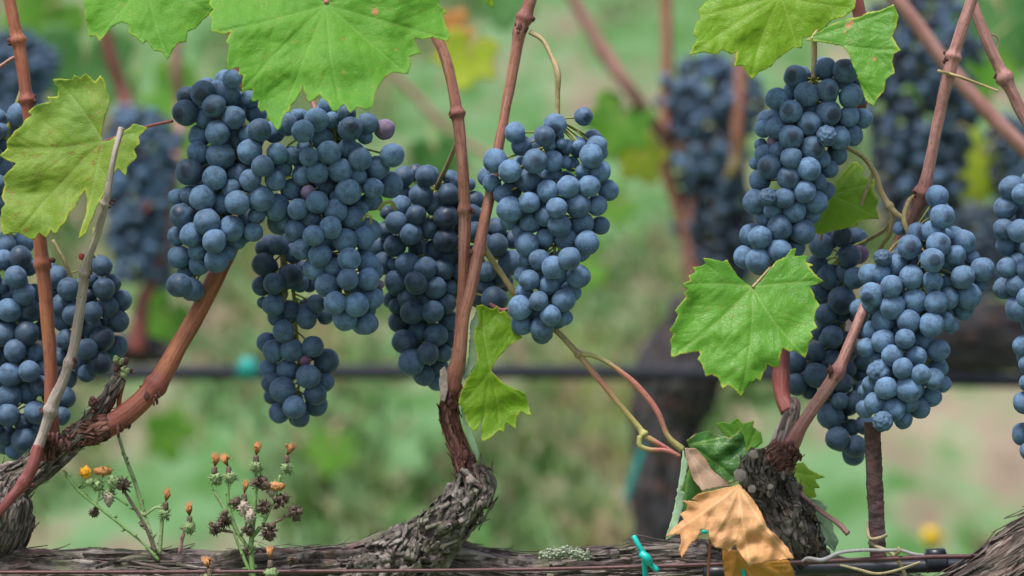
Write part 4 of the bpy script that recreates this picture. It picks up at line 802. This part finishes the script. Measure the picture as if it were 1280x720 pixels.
# branch with bud at its end
mb = MB()
for k in range(26):
    blob(mb, P(152 + random.gauss(0, 4), 462 + random.gauss(0, 5), random.gauss(-.001, .002)), random.uniform(.0012, .0026), 2, .5, 2, mi=(0 if random.random() < .62 else 1))
mb.build('bud', [M_WEED_P, M_DARKSCALE], vine)
mb = MB()
for k in range(7): blob(mb, P(117 + random.gauss(0, 4), 507 + random.gauss(0, 4), -.006), random.uniform(.0012, .0024), 2, .6, 2, mi=1)
px_tube(mb, [(117, 508, -.006, 2), (122, 516, .0, 2.4), (126, 526, .0, 3)], seg=8, mi=1)
mb.build('bud', [M_CUT, M_DARKSCALE], vine)
mb = MB(); blob(mb, P(102, 321, -.03), .0022, 2, .2, 2); mb.build('bud', M_REDBERRY, vine)
mb = MB(); px_tube(mb, [(150, 520, .004, 4), (149, 500, .006, 3), (156, 475, .004, 2)], seg=8); mb.build('stub', M_CANE_OR, vine)
# pale pruning scars on spurs and collar of dark bark under the canes
def scar(px, py, y, r):
    mb = MB(); blob(mb, P(px, py, y), r * S, 3, .3, 2, (1, .3, 1)); mb.build('pruning_scar', M_CUT, vine)
for q in ((925, 594, -.016, 8), (940, 611, -.020, 5), (963, 609, -.018, 4), (942, 568, -.012, 6), (966, 577, -.012, 4), (588, 600, -.013, 6)): scar(*q)
def collar(cx_, cy_, y, r, n):
    mb = MB()
    for k in range(n):
        a = random.uniform(0, 6.28); q = P(cx_ + math.cos(a) * r * random.uniform(.7, 1.15), cy_ + random.gauss(0, r * .35), y - abs(math.sin(a)) * r * S)
        blob(mb, q, random.uniform(.0012, .003), 2, .7, 2.2, (random.uniform(.4, .8), .6, random.uniform(.8, 1.7)), 0)
    mb.build('bud_scales', [M_DARKSCALE], vine)
collar(565, 498, -.004, 12, 16); collar(578, 575, .0, 13, 14); collar(984, 566, -.004, 15, 16); collar(188, 497, -.0, 14, 8); collar(70, 548, -.004, 18, 14); collar(150, 530, -.0, 12, 10); collar(1044, 472, -.006, 9, 6); collar(650, 36, .012, 8, 9)
# peeled bark strip left of the fork
leaf('', '', [(550, 462), (556, 458), (560, 470), (560, 485), (556, 502), (551, 500), (549, 480)], (555, 480), [(553, 500)], M_CUT, -.014, sp=1.4, parent=vine, part='bark_flake', wave=.003, fr=.006, side=False)

# lichen tuft
mb = MB()
for k in range(520):
    px = 705 + abs(random.gauss(0, 18)) * random.choice((-.9, 1.2)); px = min(735, max(676, px)); py = 690 + random.gauss(0, 3) + abs(px - 705) * .12
    blob(mb, P(px, py, -.018 + random.gauss(0, .003)), random.uniform(.0005, .0013), 1, .9, 2.5, (1.3, .6, .8))
tag(mb.build('lichen', M_LICHEN, None, base=P(700, 692, -.018)), 'pale crusty lichen tuft growing on the cordon right of the middle spur', 'lichen')

# neighbouring trunk, bottom right
v2 = thing('grapevine', P(1270, 760, -.02), 'stringy grey trunk of a second vine at the bottom right corner', 'grapevine')
bark_part('trunk', [(1150, 800, .0, 50), (1210, 768, -.01, 58), (1260, 738, -.02, 62), (1320, 700, -.02, 68), (1400, 650, -.02, 70), (1480, 620, -.02, 60)], .0034, M_BARK_STRING, seg=150, step=.0011, fl=420, kn=.06, parent=v2, lift=.007, lw=(.015, .06), ww=(.0006, .0018))

# ------------------------------------------------------------------ wires, hose, rod, ties
mb = MB(); px_tube(mb, [(-500, 716, -.018, 2.6), (200, 715, -.02, 2.4), (640, 712, -.024, 2.4), (880, 706, -.028, 2.6), (1000, 703, -.02, 3), (1120, 698, -.02, 3), (1240, 695, -.02, 3), (1800, 690, -.02, 3)], seg=10, step=.01)
tag(mb.build('trellis_wire', M_WIRE, None, base=P(640, 712, -.02)), 'thin rusty trellis wire running along the front of the cordon', 'wire')
mb = MB(); px_tube(mb, [(880, 716, .0, 8.5), (1000, 711, .0, 8.5), (1100, 709, .0, 8.5), (1200, 706, .0, 8.5), (1320, 703, .01, 8.5), (1800, 700, .02, 8.5)], seg=20, step=.01)
hose = thing('drip_hose', P(1100, 709, .0), 'glossy black irrigation hose under the wire at bottom right', 'hose')
for o in [mb.build('pipe', M_HOSE, hose)]: pass
mb = MB(); px_tube(mb, [(1157, 703, .0, 12.5), (1170, 702.5, .0, 13), (1183, 702, .0, 12.5)], seg=26, step=.001, nodes=((.08, .08, .001), (.92, .08, .001)))
bmx = [P(1160, 688, -.006), P(1182, 687, -.006), P(1182, 697, -.006), P(1160, 698, -.006)]
vs = [p + Vector((0, d, 0)) for d in (0, .012) for p in bmx]; mb.add(vs, [(0, 1, 2, 3), (7, 6, 5, 4), (0, 4, 5, 1), (1, 5, 6, 2), (2, 6, 7, 3), (3, 7, 4, 0)])
clip = mb.build('clip', M_HOSE, hose)
# iron rod
mb = MB(); c0 = P(1090, 528, .03); nr = 260; vs = []; fs = []
top = 528; bot = 2060
for i in range(nr + 1):
    t = i / nr; py = top + (760 - top) * min(1, t * 1.25) if t < .8 else 760 + (bot - 760) * (t - .8) / .2
    cxp = 1090 + (py - 528) * .045
    hwp = 9.5; h = .004
    pr = [(-1, -1), (-.35, -1.25), (.35, -1.25), (1, -1), (1, 1), (-1, 1)]
    for (a, b) in pr:
        p = P(cxp + a * hwp, py, .012); p.y += b * h + .0009 * noise.noise(p * 260) - .0003 * abs(math.sin(py * .35 + a * 1.2)); p.x += .0004 * noise.noise(p * 150) + .0004 * noise.noise(p * 500); vs.append(p)
for i in range(nr):
    for k in range(6): fs.append((i * 6 + k, i * 6 + (k + 1) % 6, (i + 1) * 6 + (k + 1) % 6, (i + 1) * 6 + k))
fs.append((5, 4, 3, 2, 1, 0)); mb.add(vs, fs)
tag(mb.build('iron_rod', M_RUST, None, False, base=P(1112, 2060, .012)), 'rusty brown iron rod standing under the palest bunch', 'rod')
# straw ties
st = thing('straw_tie', P(1095, 700, -.0), 'loose straw-coloured tie wound around the rusty rod and wire', 'tie')
for pts, m in (([(1084, 650, .0, 1), (1085, 664, -.004, 2.2), (1088, 673, -.008, 2.2), (1098, 673, -.010, 2.4), (1108, 669, -.006, 2.2)], M_STRAW),
               ([(1086, 678, -.004, 2.2), (1098, 684, -.010, 2.4), (1112, 690, -.012, 2.4), (1122, 700, -.014, 2.4), (1130, 715, -.014, 2.2), (1136, 735, -.014, 2)], M_STRAW),
               ([(1002, 702, -.022, 1.8), (1010, 698, -.024, 2.6), (1028, 700, -.026, 2.6), (1050, 691, -.026, 2.4), (1075, 688, -.024, 2.4), (1100, 688, -.022, 2.2), (1125, 688, -.02, 2.4), (1140, 692, -.02, 2.2), (1155, 694, -.02, 2)], M_STRAW_G),
               ([(1050, 706, -.024, 1.6), (1070, 711, -.026, 1.8), (1095, 717, -.026, 1.8), (1120, 713, -.024, 1.8), (1150, 703, -.022, 1.6)], M_STRAW),
               ([(1118, 696, -.018, 1.5), (1124, 688, -.022, 2.4), (1122, 684, -.022, 1.4)], M_STRAW)):
    mb = MB(); px_tube(mb, pts, seg=9, step=.001, fn=cane_fn(.0003)); mb.build('strand', m, st)
# teal plastic ties
def teal(name, label, strands, m=M_TIE, knot=None, group='teal plastic ties'):
    r = thing(name, P(*strands[0][0][:3]), label, 'tie', group); 
    for p in strands:
        mb = MB(); px_tube(mb, p, seg=10, step=.0012); mb.build('strand', m, r)
    if knot:
        mb = MB(); px_tube(mb, knot, seg=12, step=.001); mb.build('knot', m, r)
    return r
teal('plastic_tie', 'teal plastic tie knotted round the cordon left of the dry orange leaf', [[(792, 670, -.034, 3.2), (798, 681, -.036, 3.4), (806, 694, -.036, 3.4)], [(806, 696, -.036, 3.4), (814, 706, -.036, 3.4), (822, 713, -.036, 3.4)], [(805, 698, -.032, 3.5), (806, 712, -.03, 3.5), (808, 740, -.025, 3.5)]], knot=[(801, 692, -.038, 4.5), (808, 697, -.040, 5.5), (812, 704, -.038, 4.5)])
teal('plastic_tie', 'bit of teal tie showing under the dry orange leaf', [[(926, 705, -.040, 3.5), (930, 718, -.040, 3.5), (934, 740, -.04, 3.5)], [(884, 665, -.03, 2.5), (878, 664, -.03, 2.5)]])

# ------------------------------------------------------------------ weeds on the cordon
def tuft(mb, c, r, n, mi, up=Vector((0, 0, 1)), spread=1.0, w=.0005):
    for k in range(n):
        d = (Vector((random.gauss(0, spread), random.gauss(0, spread), random.gauss(0, spread))) + up * 1.0).normalized()
        s = d.orthogonal().normalized() * w; e = c + d * r * random.uniform(.6, 1.1)
        s2 = d.cross(s).normalized() * w
        m_ = c + d * r * .5
        mb.add([c, m_ + s * 1.4, e, m_ - s * 1.4, m_ + s2 * .8], [(0, 1, 4), (1, 2, 4), (2, 3, 4), (3, 0, 4), (0, 3, 1), (1, 3, 2)], None, mi)
def weed(label, stems, heads, base, group='withered flowering weeds on the cordon'):
    r = thing('weed', P(*base), label, 'weed', group)
    for pts, m in stems:
        mb = MB(); ps, _, tg = px_tube(mb, [(q[0], q[1], q[2], q[3] * .8) for q in pts], seg=8, step=.002, fn=cane_fn(.0003))
        for _ in range(max(3, len(ps) // 3)):
            i = random.randrange(len(ps)); dr = (Vector(tg[i]) * random.uniform(.2, 1) + Vector((random.gauss(0, .8), random.gauss(0, .5), .1))).normalized()
            tuft(mb, Vector(ps[i]), random.uniform(.002, .007), 3, 0, dr * 3, .5, random.uniform(.0003, .0008))
        mb.build('stem', m, r)
    for kind, px, py, y in heads:
        mb = MB(); c = P(px, py, y)
        if kind == 'orange':
            jx = Vector((random.gauss(0, .001), 0, random.gauss(0, .0008)))
            blob(mb, c + jx + Vector((0, 0, -.0105)), .0031 * random.uniform(.85, 1.25), 3, .75, 3.5, (1, 1, random.uniform(.9, 1.25)), 0); tuft(mb, c + jx + Vector((0, 0, -.0115)), .0062, 70, 0, Vector((0, 0, .35)), .9, .0005)
            tube(mb, [(c + Vector((0, 0, -.008)), .0021), (c + Vector((0, 0, -.003)), .0018)], step=.001, seg=8, mi=1)
            lean = Vector((random.gauss(0, .35), 0, 1))
            tuft(mb, c + Vector((0, 0, -.0035)), .0105, 60, 2, lean, .13, .0005); tuft(mb, c + Vector((0, 0, .002)), .0042, 12, 2, lean * .8, .5, .0004)
            mb.build('flower_head', [M_WEED_P, M_DRY, M_PETAL], r)
        elif kind == 'yellow':
            blob(mb, c + Vector((.002, 0, -.006)), .003, 2, .3, 3, mi=0); blob(mb, c, .0035, 3, .5, 2.5, (1, 1, 1.2), 1); tuft(mb, c, .006, 26, 1, Vector((-.3, -.3, .3)), .7, .0009)
            mb.build('flower_head', [M_WEED_P, M_PETAL_Y], r)
        elif kind == 'seed':
            q_ = random.uniform(.7, 1.3); [blob(mb, c + Vector((random.gauss(0, .002), random.gauss(0, .001), random.gauss(0, .002))), .0019 * q_, 2, .9, 3, mi=0) for _ in range(4)]; tuft(mb, c, .0065 * q_, 70, 0, Vector((random.gauss(0, .5), 0, random.gauss(0, .5))), 1.0, .0006); mb.build('seed_head', [M_DRY], r)
        elif kind == 'fluff':
            blob(mb, c, .0042, 3, .6, 3, (.8, .8, 1.2), 0); tuft(mb, c, .007, 34, 0, Vector((0, 0, .4)), .8, .0006); mb.build('seed_head', [M_FLUFF], r)
        elif kind == 'bud':
            blob(mb, c, .0034, 3, .7, 3.5, (1, 1, random.uniform(.8, 1.3)), 0); tuft(mb, c, .0062, 90, 0, Vector((0, 0, .3)), 1.0, .0004); mb.build('bud', [M_WEED_P], r)
        elif kind == 'brown':
            blob(mb, c, .0035, 3, .5, 3, (1.7, .8, .8), 0); tuft(mb, c, .006, 24, 0, Vector((.6, 0, .1)), .5, .0006); mb.build('seed_head', [M_CUT if False else M_PETAL], r)
    return r
y_ = -.012
weed('bushy weed with four orange withered flower tips and dark seed heads', [
    ([(318, 735, y_, 4), (314, 690, y_, 4), (316, 660, y_, 3.6), (320, 600, y_, 3), (319, 590, y_, 2.5)], M_WEED),
    ([(314, 690, y_, 3), (295, 662, y_, 3), (286, 630, y_, 2.8), (285, 606, y_, 2.5)], M_WEED), ([(295, 662, y_, 3), (283, 640, y_, 3), (268, 614, y_, 2.6)], M_WEED_P),
    ([(316, 670, y_, 3.2), (330, 652, y_, 2.8), (344, 620, y_, 2.5), (350, 594, y_, 2.4)], M_WEED), ([(322, 660, y_, 2.4), (345, 652, y_, 2), (366, 640, y_, 1.8)], M_DRY),
    ([(312, 690, y_, 2.4), (298, 668, y_, 2), (270, 662, y_, 1.8)], M_DRY), ([(314, 720, y_, 3), (302, 690, y_, 2.4), (292, 664, y_, 2)], M_WEED)],
    [('orange', 268, 578, y_), ('orange', 286, 578, y_), ('orange', 320, 564, y_), ('orange', 358, 564, y_), ('orange', 305, 612, y_), ('seed', 270, 661, y_), ('seed', 282, 650, y_), ('seed', 308, 662, y_ - .004), ('seed', 336, 664, y_ - .004), ('seed', 372, 640, y_), ('seed', 348, 628, y_), ('seed', 354, 622, y_), ('seed', 330, 634, y_), ('seed', 312, 688, y_), ('seed', 325, 606, y_), ('seed', 298, 630, y_), ('fluff', 305, 636, y_ - .003), ('fluff', 312, 646, y_ - .004), ('brown', 345, 608, y_), ('fluff', 340, 612, y_ + .002), ('orange', 338, 695, y_ - .012), ('seed', 366, 700, y_ - .01), ('orange', 262, 706, y_ - .012)], (318, 735, y_))
weed('spindly weed with a yellow-orange flower leaning left over the cordon', [
    ([(198, 700, .0, 2.6), (180, 680, .0, 2.2), (150, 655, .0, 2.2), (122, 633, .0, 2.6), (100, 615, .002, 2.6), (86, 598, .004, 2.4), (80, 588, .006, 2.2)], M_WEED),
    ([(194, 690, .0, 2.6), (180, 655, .0, 2.4), (165, 630, .0, 2.4), (154, 612, .0, 2)], M_DRY), ([(195, 690, .002, 2.6), (186, 660, .002, 2.4), (180, 640, .004, 2)], M_WEED_P),
    ([(180, 640, .01, 2.6), (168, 600, .012, 3), (156, 570, .014, 2.6), (148, 545, .016, 2.4)], M_WEED_P),
    ([(120, 632, .0, 2), (125, 618, .0, 1.8), (122, 608, .0, 1.8)], M_WEED_P), ([(160, 632, .0, 1.8), (145, 622, .0, 1.8), (128, 612, .0, 1.8)], M_WEED)],
    [('yellow', 108, 591, -.002), ('bud', 122, 607, 0), ('bud', 142, 603, .0), ('brown', 128, 589, .0), ('seed', 154, 607, .0), ('seed', 118, 640, .002), ('fluff', 136, 622, .002)], (198, 700, 0))
weed('short weed stalk with a drooping orange tip beside the spindly weed', [([(200, 692, .002, 3), (202, 660, .002, 3), (203, 640, .002, 3)], M_WEED_P), ([(180, 645, .002, 1.6), (195, 634, .002, 2), (203, 636, .002, 2)], M_WEED_P)], [('orange', 207, 622, .0)], (200, 694, .0))
weed('short brownish weed stalk with a single pale withered head', [([(224, 692, .002, 3), (229, 670, .002, 2.8), (234, 655, .002, 3)], M_TWIG_RED)], [('orange', 237, 640, .0)], (224, 694, .0))

# ------------------------------------------------------------------ the row behind (real row, 2 m farther on)
YB = 2.0
def make_bg_bunch(seed, L, W, n, bloom_shade):
    rs = random.Random(seed); root = thing('grape_bunch', (0, 0, 0), 'x', 'grape bunch'); r0 = .0073
    pts = []; tries = 0
    while len(pts) < n and tries < 30000:
        tries += 1; t = rs.random() ** .8; z = -t * L
        w = W * .5 * (math.sin(min(1, t * 3.2 + .25) * math.pi / 2)) * (1 - .62 * max(0, t - .25)); a = rs.uniform(0, 6.283); rr = w * math.sqrt(rs.uniform(.1, 1)) * (1 + .18 * noise.noise(Vector((a, z * 40, seed))))
        p = Vector((math.cos(a) * rr, math.sin(a) * rr, z)); r = r0 * rs.uniform(.88, 1.08)
        if all((p - q).length > .80 * (r + s) for q, s in pts): pts.append((p, r))
    pts.sort(key=lambda q: q[0].y)
    mb = MB()
    for i, (p, r) in enumerate(pts):
        od = Vector((p.x, p.y, -.004)); od = od.normalized() if od.length > 1e-6 else Vector((0, -1, 0))
        if i < 100: put_grape(root, p + root.location, r, od, rs.choice(G_BG), (min(1, bloom_shade + rs.gauss(0, .16)), .05, rs.uniform(0, .5), 1), 1.0)
        else: mb.add([p + v * r for v in ICO[2][0]], ICO[2][1])
    if mb.v: o = mb.build('grapes', M_GRAPE, root); o['kind'] = 'stuff'; o.color = (bloom_shade, .05, .3, 1)
    mb = MB(); tube(mb, [(Vector((0, 0, .05)), .0016), (Vector((0, 0, 0)), .0016), (Vector((0, 0, -L * .8)), .0008)], step=.01, seg=6); mb.build('stem', M_STEM, root)
    return root
protoA = make_bg_bunch(1, .20, .095, 240, .62); protoB = make_bg_bunch(2, .15, .115, 240, .6); protoC = make_bg_bunch(3, .23, .13, 330, .38)
used = set()
def bg_bunch(proto, px, py, y, label, rz=0, sc_=1.0):
    r = proto if proto.name not in used else copy_tree(proto); used.add(proto.name)
    r.location = P(px, py, y); r.rotation_euler = (0, 0, rz); r.scale = (sc_,) * 3
    r['label'] = label; r['group'] = 'blurred grape bunches of the back row'; return r
bg_bunch(protoA, 172, 135, YB, 'blurred bunch between the speckled leaf and the front bunches', 0.2, 1.15)
bg_bunch(protoB, 22, 40, YB, 'blurred bunch at upper left crossed by the orange cane', .5, .95)
bg_bunch(protoB, 890, 72, YB, 'blurred wide bunch under the bright top leaf, between two back canes', 0.1, 1.25)
bg_bunch(protoB, 895, 232, YB + .03, 'lower blurred bunch just above the dark back trunk', 2.9, 1.05)
bg_bunch(protoC, 1150, -10, YB - .25, 'large dark blurred bunch behind the green leaf with orange specks', 0, 1.3)
bg_bunch(protoA, 1268, 145, YB - .1, 'blurred dark bunch near the right edge beneath the crossing canes', .9, .8)
bg_bunch(protoB, 1232, 255, YB + .1, 'pale blurred bunch between the two front bunches at far right', 1.7, .85)
bg_bunch(protoA, 200, 262, YB + .15, 'lower blurred bunch left of the slanting orange cane', 1.4, .55)

v3 = thing('grapevine', P(840, 1400, YB), 'dark blurred vine of the row behind with thick trunk and long arm', 'grapevine')
v3.location.z = 0
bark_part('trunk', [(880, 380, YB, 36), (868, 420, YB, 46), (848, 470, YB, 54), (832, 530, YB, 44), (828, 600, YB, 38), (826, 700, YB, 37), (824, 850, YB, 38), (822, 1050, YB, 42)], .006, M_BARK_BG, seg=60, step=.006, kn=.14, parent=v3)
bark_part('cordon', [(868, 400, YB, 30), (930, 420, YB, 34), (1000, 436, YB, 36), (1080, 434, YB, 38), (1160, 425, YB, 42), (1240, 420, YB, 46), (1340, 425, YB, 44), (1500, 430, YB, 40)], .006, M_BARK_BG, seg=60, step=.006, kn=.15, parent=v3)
def bcane(pts, m, name='cane'):
    pts = [(a, b, y, q * .85) for a, b, y, q in pts]
    mb = MB(); px_tube(mb, pts, seg=12, step=.006, fn=cane_fn()); return mb.build(name, m, v3)
bcane([(832, -40, YB, 9), (834, 60, YB, 9), (833, 150, YB, 10), (833, 210, YB, 10), (848, 262, YB, 9), (862, 310, YB, 11), (872, 390, YB, 15)], M_CANE)
bcane([(700, -30, YB - .1, 9), (740, 40, YB - .1, 9.5), (758, 70, YB - .1, 12), (790, 115, YB - .1, 9.5), (820, 158, YB - .05, 10), (836, 176, YB, 11)], M_CANE_PINK)
bcane([(836, 182, YB, 10), (860, 186, YB - .02, 12), (884, 190, YB - .03, 16)], M_TWIG_RED)
bcane([(885, 195, YB - .02, 12), (868, 230, YB, 10), (862, 290, YB, 9)], M_CANE_PINK)
bcane([(928, -30, YB - .05, 8), (926, 90, YB - .06, 9), (922, 160, YB - .06, 9), (918, 215, YB - .04, 8)], M_CANE)
bcane([(935, 170, YB - .05, 5), (915, 210, YB - .05, 6), (900, 240, YB - .02, 5), (885, 300, YB, 5)], M_OLIVE)
v4 = thing('grapevine', P(175, 1400, YB + .1), 'dim reddish canes of the next back-row vine, left of the front bunches', 'grapevine')
v4.location.z = 0
for pts, m in (([(214, 235, YB, 6), (205, 300, YB, 7), (190, 350, YB, 8), (178, 380, YB, 9), (172, 440, YB, 12)], M_CANE_RED), ([(120, -30, YB + .3, 7), (138, 70, YB + .3, 8), (158, 130, YB + .3, 8), (180, 240, YB + .2, 6), (188, 350, YB, 6)], M_CANE_RED), ([(224, -30, YB + .2, 6), (220, 80, YB + .2, 7), (226, 150, YB + .2, 7), (214, 240, YB, 8)], M_CANE_PINK), ([(470, 70, YB + .8, 4), (520, 120, YB + .8, 5), (570, 170, YB + .8, 5), (640, 210, YB + .8, 4)], M_CANE_PINK)):
    mb = MB(); px_tube(mb, pts, seg=12, step=.006, fn=cane_fn()); mb.build('cane', m, v4)
bark_part('trunk', [(178, 425, YB, 18), (172, 480, YB + .02, 26), (176, 540, YB + .05, 26), (180, 760, YB + .1, 28), (180, 1050, YB + .1, 32)], .006, M_BARK_BG, seg=50, step=.008, kn=.14, parent=v4) if False else None
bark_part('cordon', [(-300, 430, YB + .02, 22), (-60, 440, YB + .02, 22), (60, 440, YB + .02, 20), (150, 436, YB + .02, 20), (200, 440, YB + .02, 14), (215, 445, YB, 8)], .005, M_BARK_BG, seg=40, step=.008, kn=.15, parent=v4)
mb = MB(); px_tube(mb, [(1090, -30, .7, 8), (1130, 10, .7, 9), (1175, 70, .7, 9), (1230, 135, .7, 9.5), (1290, 195, .7, 9.5), (1400, 300, .7, 9)], seg=14, step=.004, fn=cane_fn())
tag(mb.build('vine_cane', M_CANE_PINK, None, base=P(1290, 195, .7)), 'blurred pinkish cane slanting down to the right behind the sharp upright cane', 'cane')
bh = thing('drip_hose', P(500, 466, YB - .12), 'blurred black irrigation hose stretched level across the back row', 'hose')
mb = MB(); px_tube(mb, [(-900, 472, YB - .08, 9.5), (0, 468, YB - .08, 9.5), (400, 465, YB - .08, 9.5), (820, 466, YB - .12, 9.5), (1280, 476, YB - .12, 9.5), (2200, 480, YB - .12, 9.5)], seg=14, step=.03); mb.build('pipe', M_HOSE_BG, bh)
t1 = teal('plastic_tie', 'blurred teal knot on the back hose, left of the slim bunch', [[(300, 466, YB - .12, 6), (311, 460, YB - .13, 8), (318, 470, YB - .12, 6)]], M_TIE_BG, knot=[(304, 452, YB - .13, 9), (311, 460, YB - .135, 13), (314, 472, YB - .13, 9)])
t2 = teal('plastic_tie', 'blurred teal ribbon tied round the dark back trunk', [[(806, 556, YB - .075, 3), (796, 580, YB - .08, 4.5), (786, 612, YB - .08, 4), (780, 628, YB - .08, 2)]], M_TIE_BG)

# generic leaves of the back row
def generic_outline(seed, n=120):
    rs = random.Random(seed); out = []
    for i in range(n):
        th = -math.pi + 2 * math.pi * (i + .5) / n                                 # 0 = tip of midrib (down)
        r = .62 + .38 * max(math.cos(th) ** 6 if abs(th) < 1 else 0, .86 * math.exp(-((abs(th) - 1.15) / .33) ** 2), .62 * math.exp(-((abs(th) - 2.15) / .38) ** 2))
        if abs(th) > 2.72: r *= max(.12, (math.pi - abs(th)) / .42)
        r *= 1 + (.05 if i % 3 == 0 else -.02) + rs.uniform(-.015, .015)
        out.append((math.sin(th) * r, math.cos(th) * r))
    return out
def bg_leaf(px, py, size, rot, m, y, label, seed=0, tilt=(0, 0)):
    o = generic_outline(seed); c, s = math.cos(rot), math.sin(rot); h = size * .55
    poly = [(px + (a * c - b * s) * h, py + (a * s + b * c) * h) for a, b in o]
    tips = [(px + (a * c - b * s) * h * .9, py + (a * s + b * c) * h * .9) for a, b in ((0, 1), (.85, .4), (-.85, .4), (.75, -.5), (-.75, -.5))]
    r = leaf('vine_leaf', label, poly, (px, py), tips, m, y, tilt=tilt, wave=.02, fr=.035, sp=max(3.5, size / 22), vw=2, group='blurred leaves of the back row', crease=0)
    mb = MB(); d = Vector((s, -c)); px_tube(mb, [(px, py, y, 1.5), (px + d.x * h * .9, py + d.y * h * .9, y + .03, 1.5)], seg=6, step=.01); mb.build('petiole', M_OLIVE, r)
LB = [(585, 68, 85, .3, M_LEAF_BGY, 1.7, 'blurred yellow-green leaf hanging between the largest leaf and the forked cane'),
 (572, 35, 55, 1.2, M_LEAF_BGR, 1.75, 'blurred red and orange leaf just above the yellow-green one'),
 (775, 150, 95, .4, M_LEAF_BG, 1.9, 'blurred green leaf right of the loose upstanding grape'),
 (800, 195, 70, -.5, M_LEAF_BGY, 1.95, 'blurred leaf with orange margin beside the upright back cane'),
 (1228, 195, 105, .2, M_LEAF_BGY, 1.9, 'blurred yellowish leaf behind the gap of the crossing canes'),
 (1205, 75, 150, .9, M_LEAF_BG, 2.3, 'blurred green leaf near the top right, beyond the upright pink cane'),
 (1255, 20, 130, -.4, M_LEAF_BGD, 2.5, 'blurred dark leaf in the top right corner'),
 (105, 80, 150, .1, M_LEAF_BGD, 2.4, 'blurred dark leaf behind the top of the speckled leaf'),
 (60, 10, 120, 1.0, M_LEAF_BG, 2.6, 'blurred green leaf at the top left beside the orange cane'),
 (205, 395, 85, .6, M_LEAF_BG, 2.2, 'blurred leaf left of the slanting orange cane, above the hose'),
 (245, 130, 150, .3, M_LEAF_BG, 3.2, 'pale blurred leaf behind the left shoulder of the front bunches'),
 (545, 195, 80, -.2, M_LEAF_BGD, 2.3, 'blurred dark leaf left of the forked canes, above the shaded bunch'),
 (635, -5, 80, .2, M_LEAF_BGD, 2.2, 'blurred dark leaf at the top edge by the fork'),
 (1165, 235, 70, -.7, M_LEAF_BG, 2.0, 'blurred leaf under the large dark bunch'),
 (215, 250, 70, 2.0, M_LEAF_BGD, 2.6, 'blurred dim leaf between the left back bunch and front bunch'),
 (690, 215, 90, .5, M_LEAF_BG, 3.4, 'pale blurred leaf far behind, between the loose grape bunch and the back canes'),
 (455, 235, 90, -.8, M_LEAF_BG, 3.0, 'blurred leaf seen in the gap above the shaded bunch'),
 (730, 330, 80, 1.3, M_LEAF_BG, 4.0, 'faint green leaf low on the slope right of the centre bunch'),
 (415, 560, 70, .2, M_LEAF_BG, 4.2, 'faint green leaf low on the slope above the bushy weed'),
 (215, 545, 75, 2.2, M_LEAF_BG, 3.9, 'faint green leaf on the slope above the spindly weed'),
 (950, 620, 75, 1.1, M_LEAF_BG, 4.1, 'faint green leaf on the slope behind the warty spur'),
 (770, 255, 60, 1.0, M_LEAF_BG, 2.8, 'blurred leaf at mid height right of the centre bunch')]
for i, q in enumerate(LB): bg_leaf(*q, seed=i, tilt=(random.uniform(-.3, .3), random.uniform(-.5, .1)))
# a yellow flower on the slope
yf = 3.4; p = P(1165, 671, yf); gz = ground_z(p.x, yf)
M_YEL = plain('dandelion_yellow', (.85, .55, .01), .7)
fl = thing('flower', Vector((p.x, yf, gz)), 'small blurred yellow flower in the grass near the black clip', 'flower')
mb = MB(); tube(mb, [(Vector((p.x, yf, gz - .01)), .003), (Vector((p.x, yf, max(p.z, gz + .02))), .0025)], step=.01, seg=6); mb.build('stem', M_WEED, fl)
mb = MB(); cc = Vector((p.x, yf, max(p.z, gz + .02)))
blob(mb, cc, .012, 2, .2, 2, (1, .8, 1)); tuft(mb, cc, .024, 60, 0, Vector((0, -.8, .3)), 1, .005); mb.build('petals', M_YEL, fl)
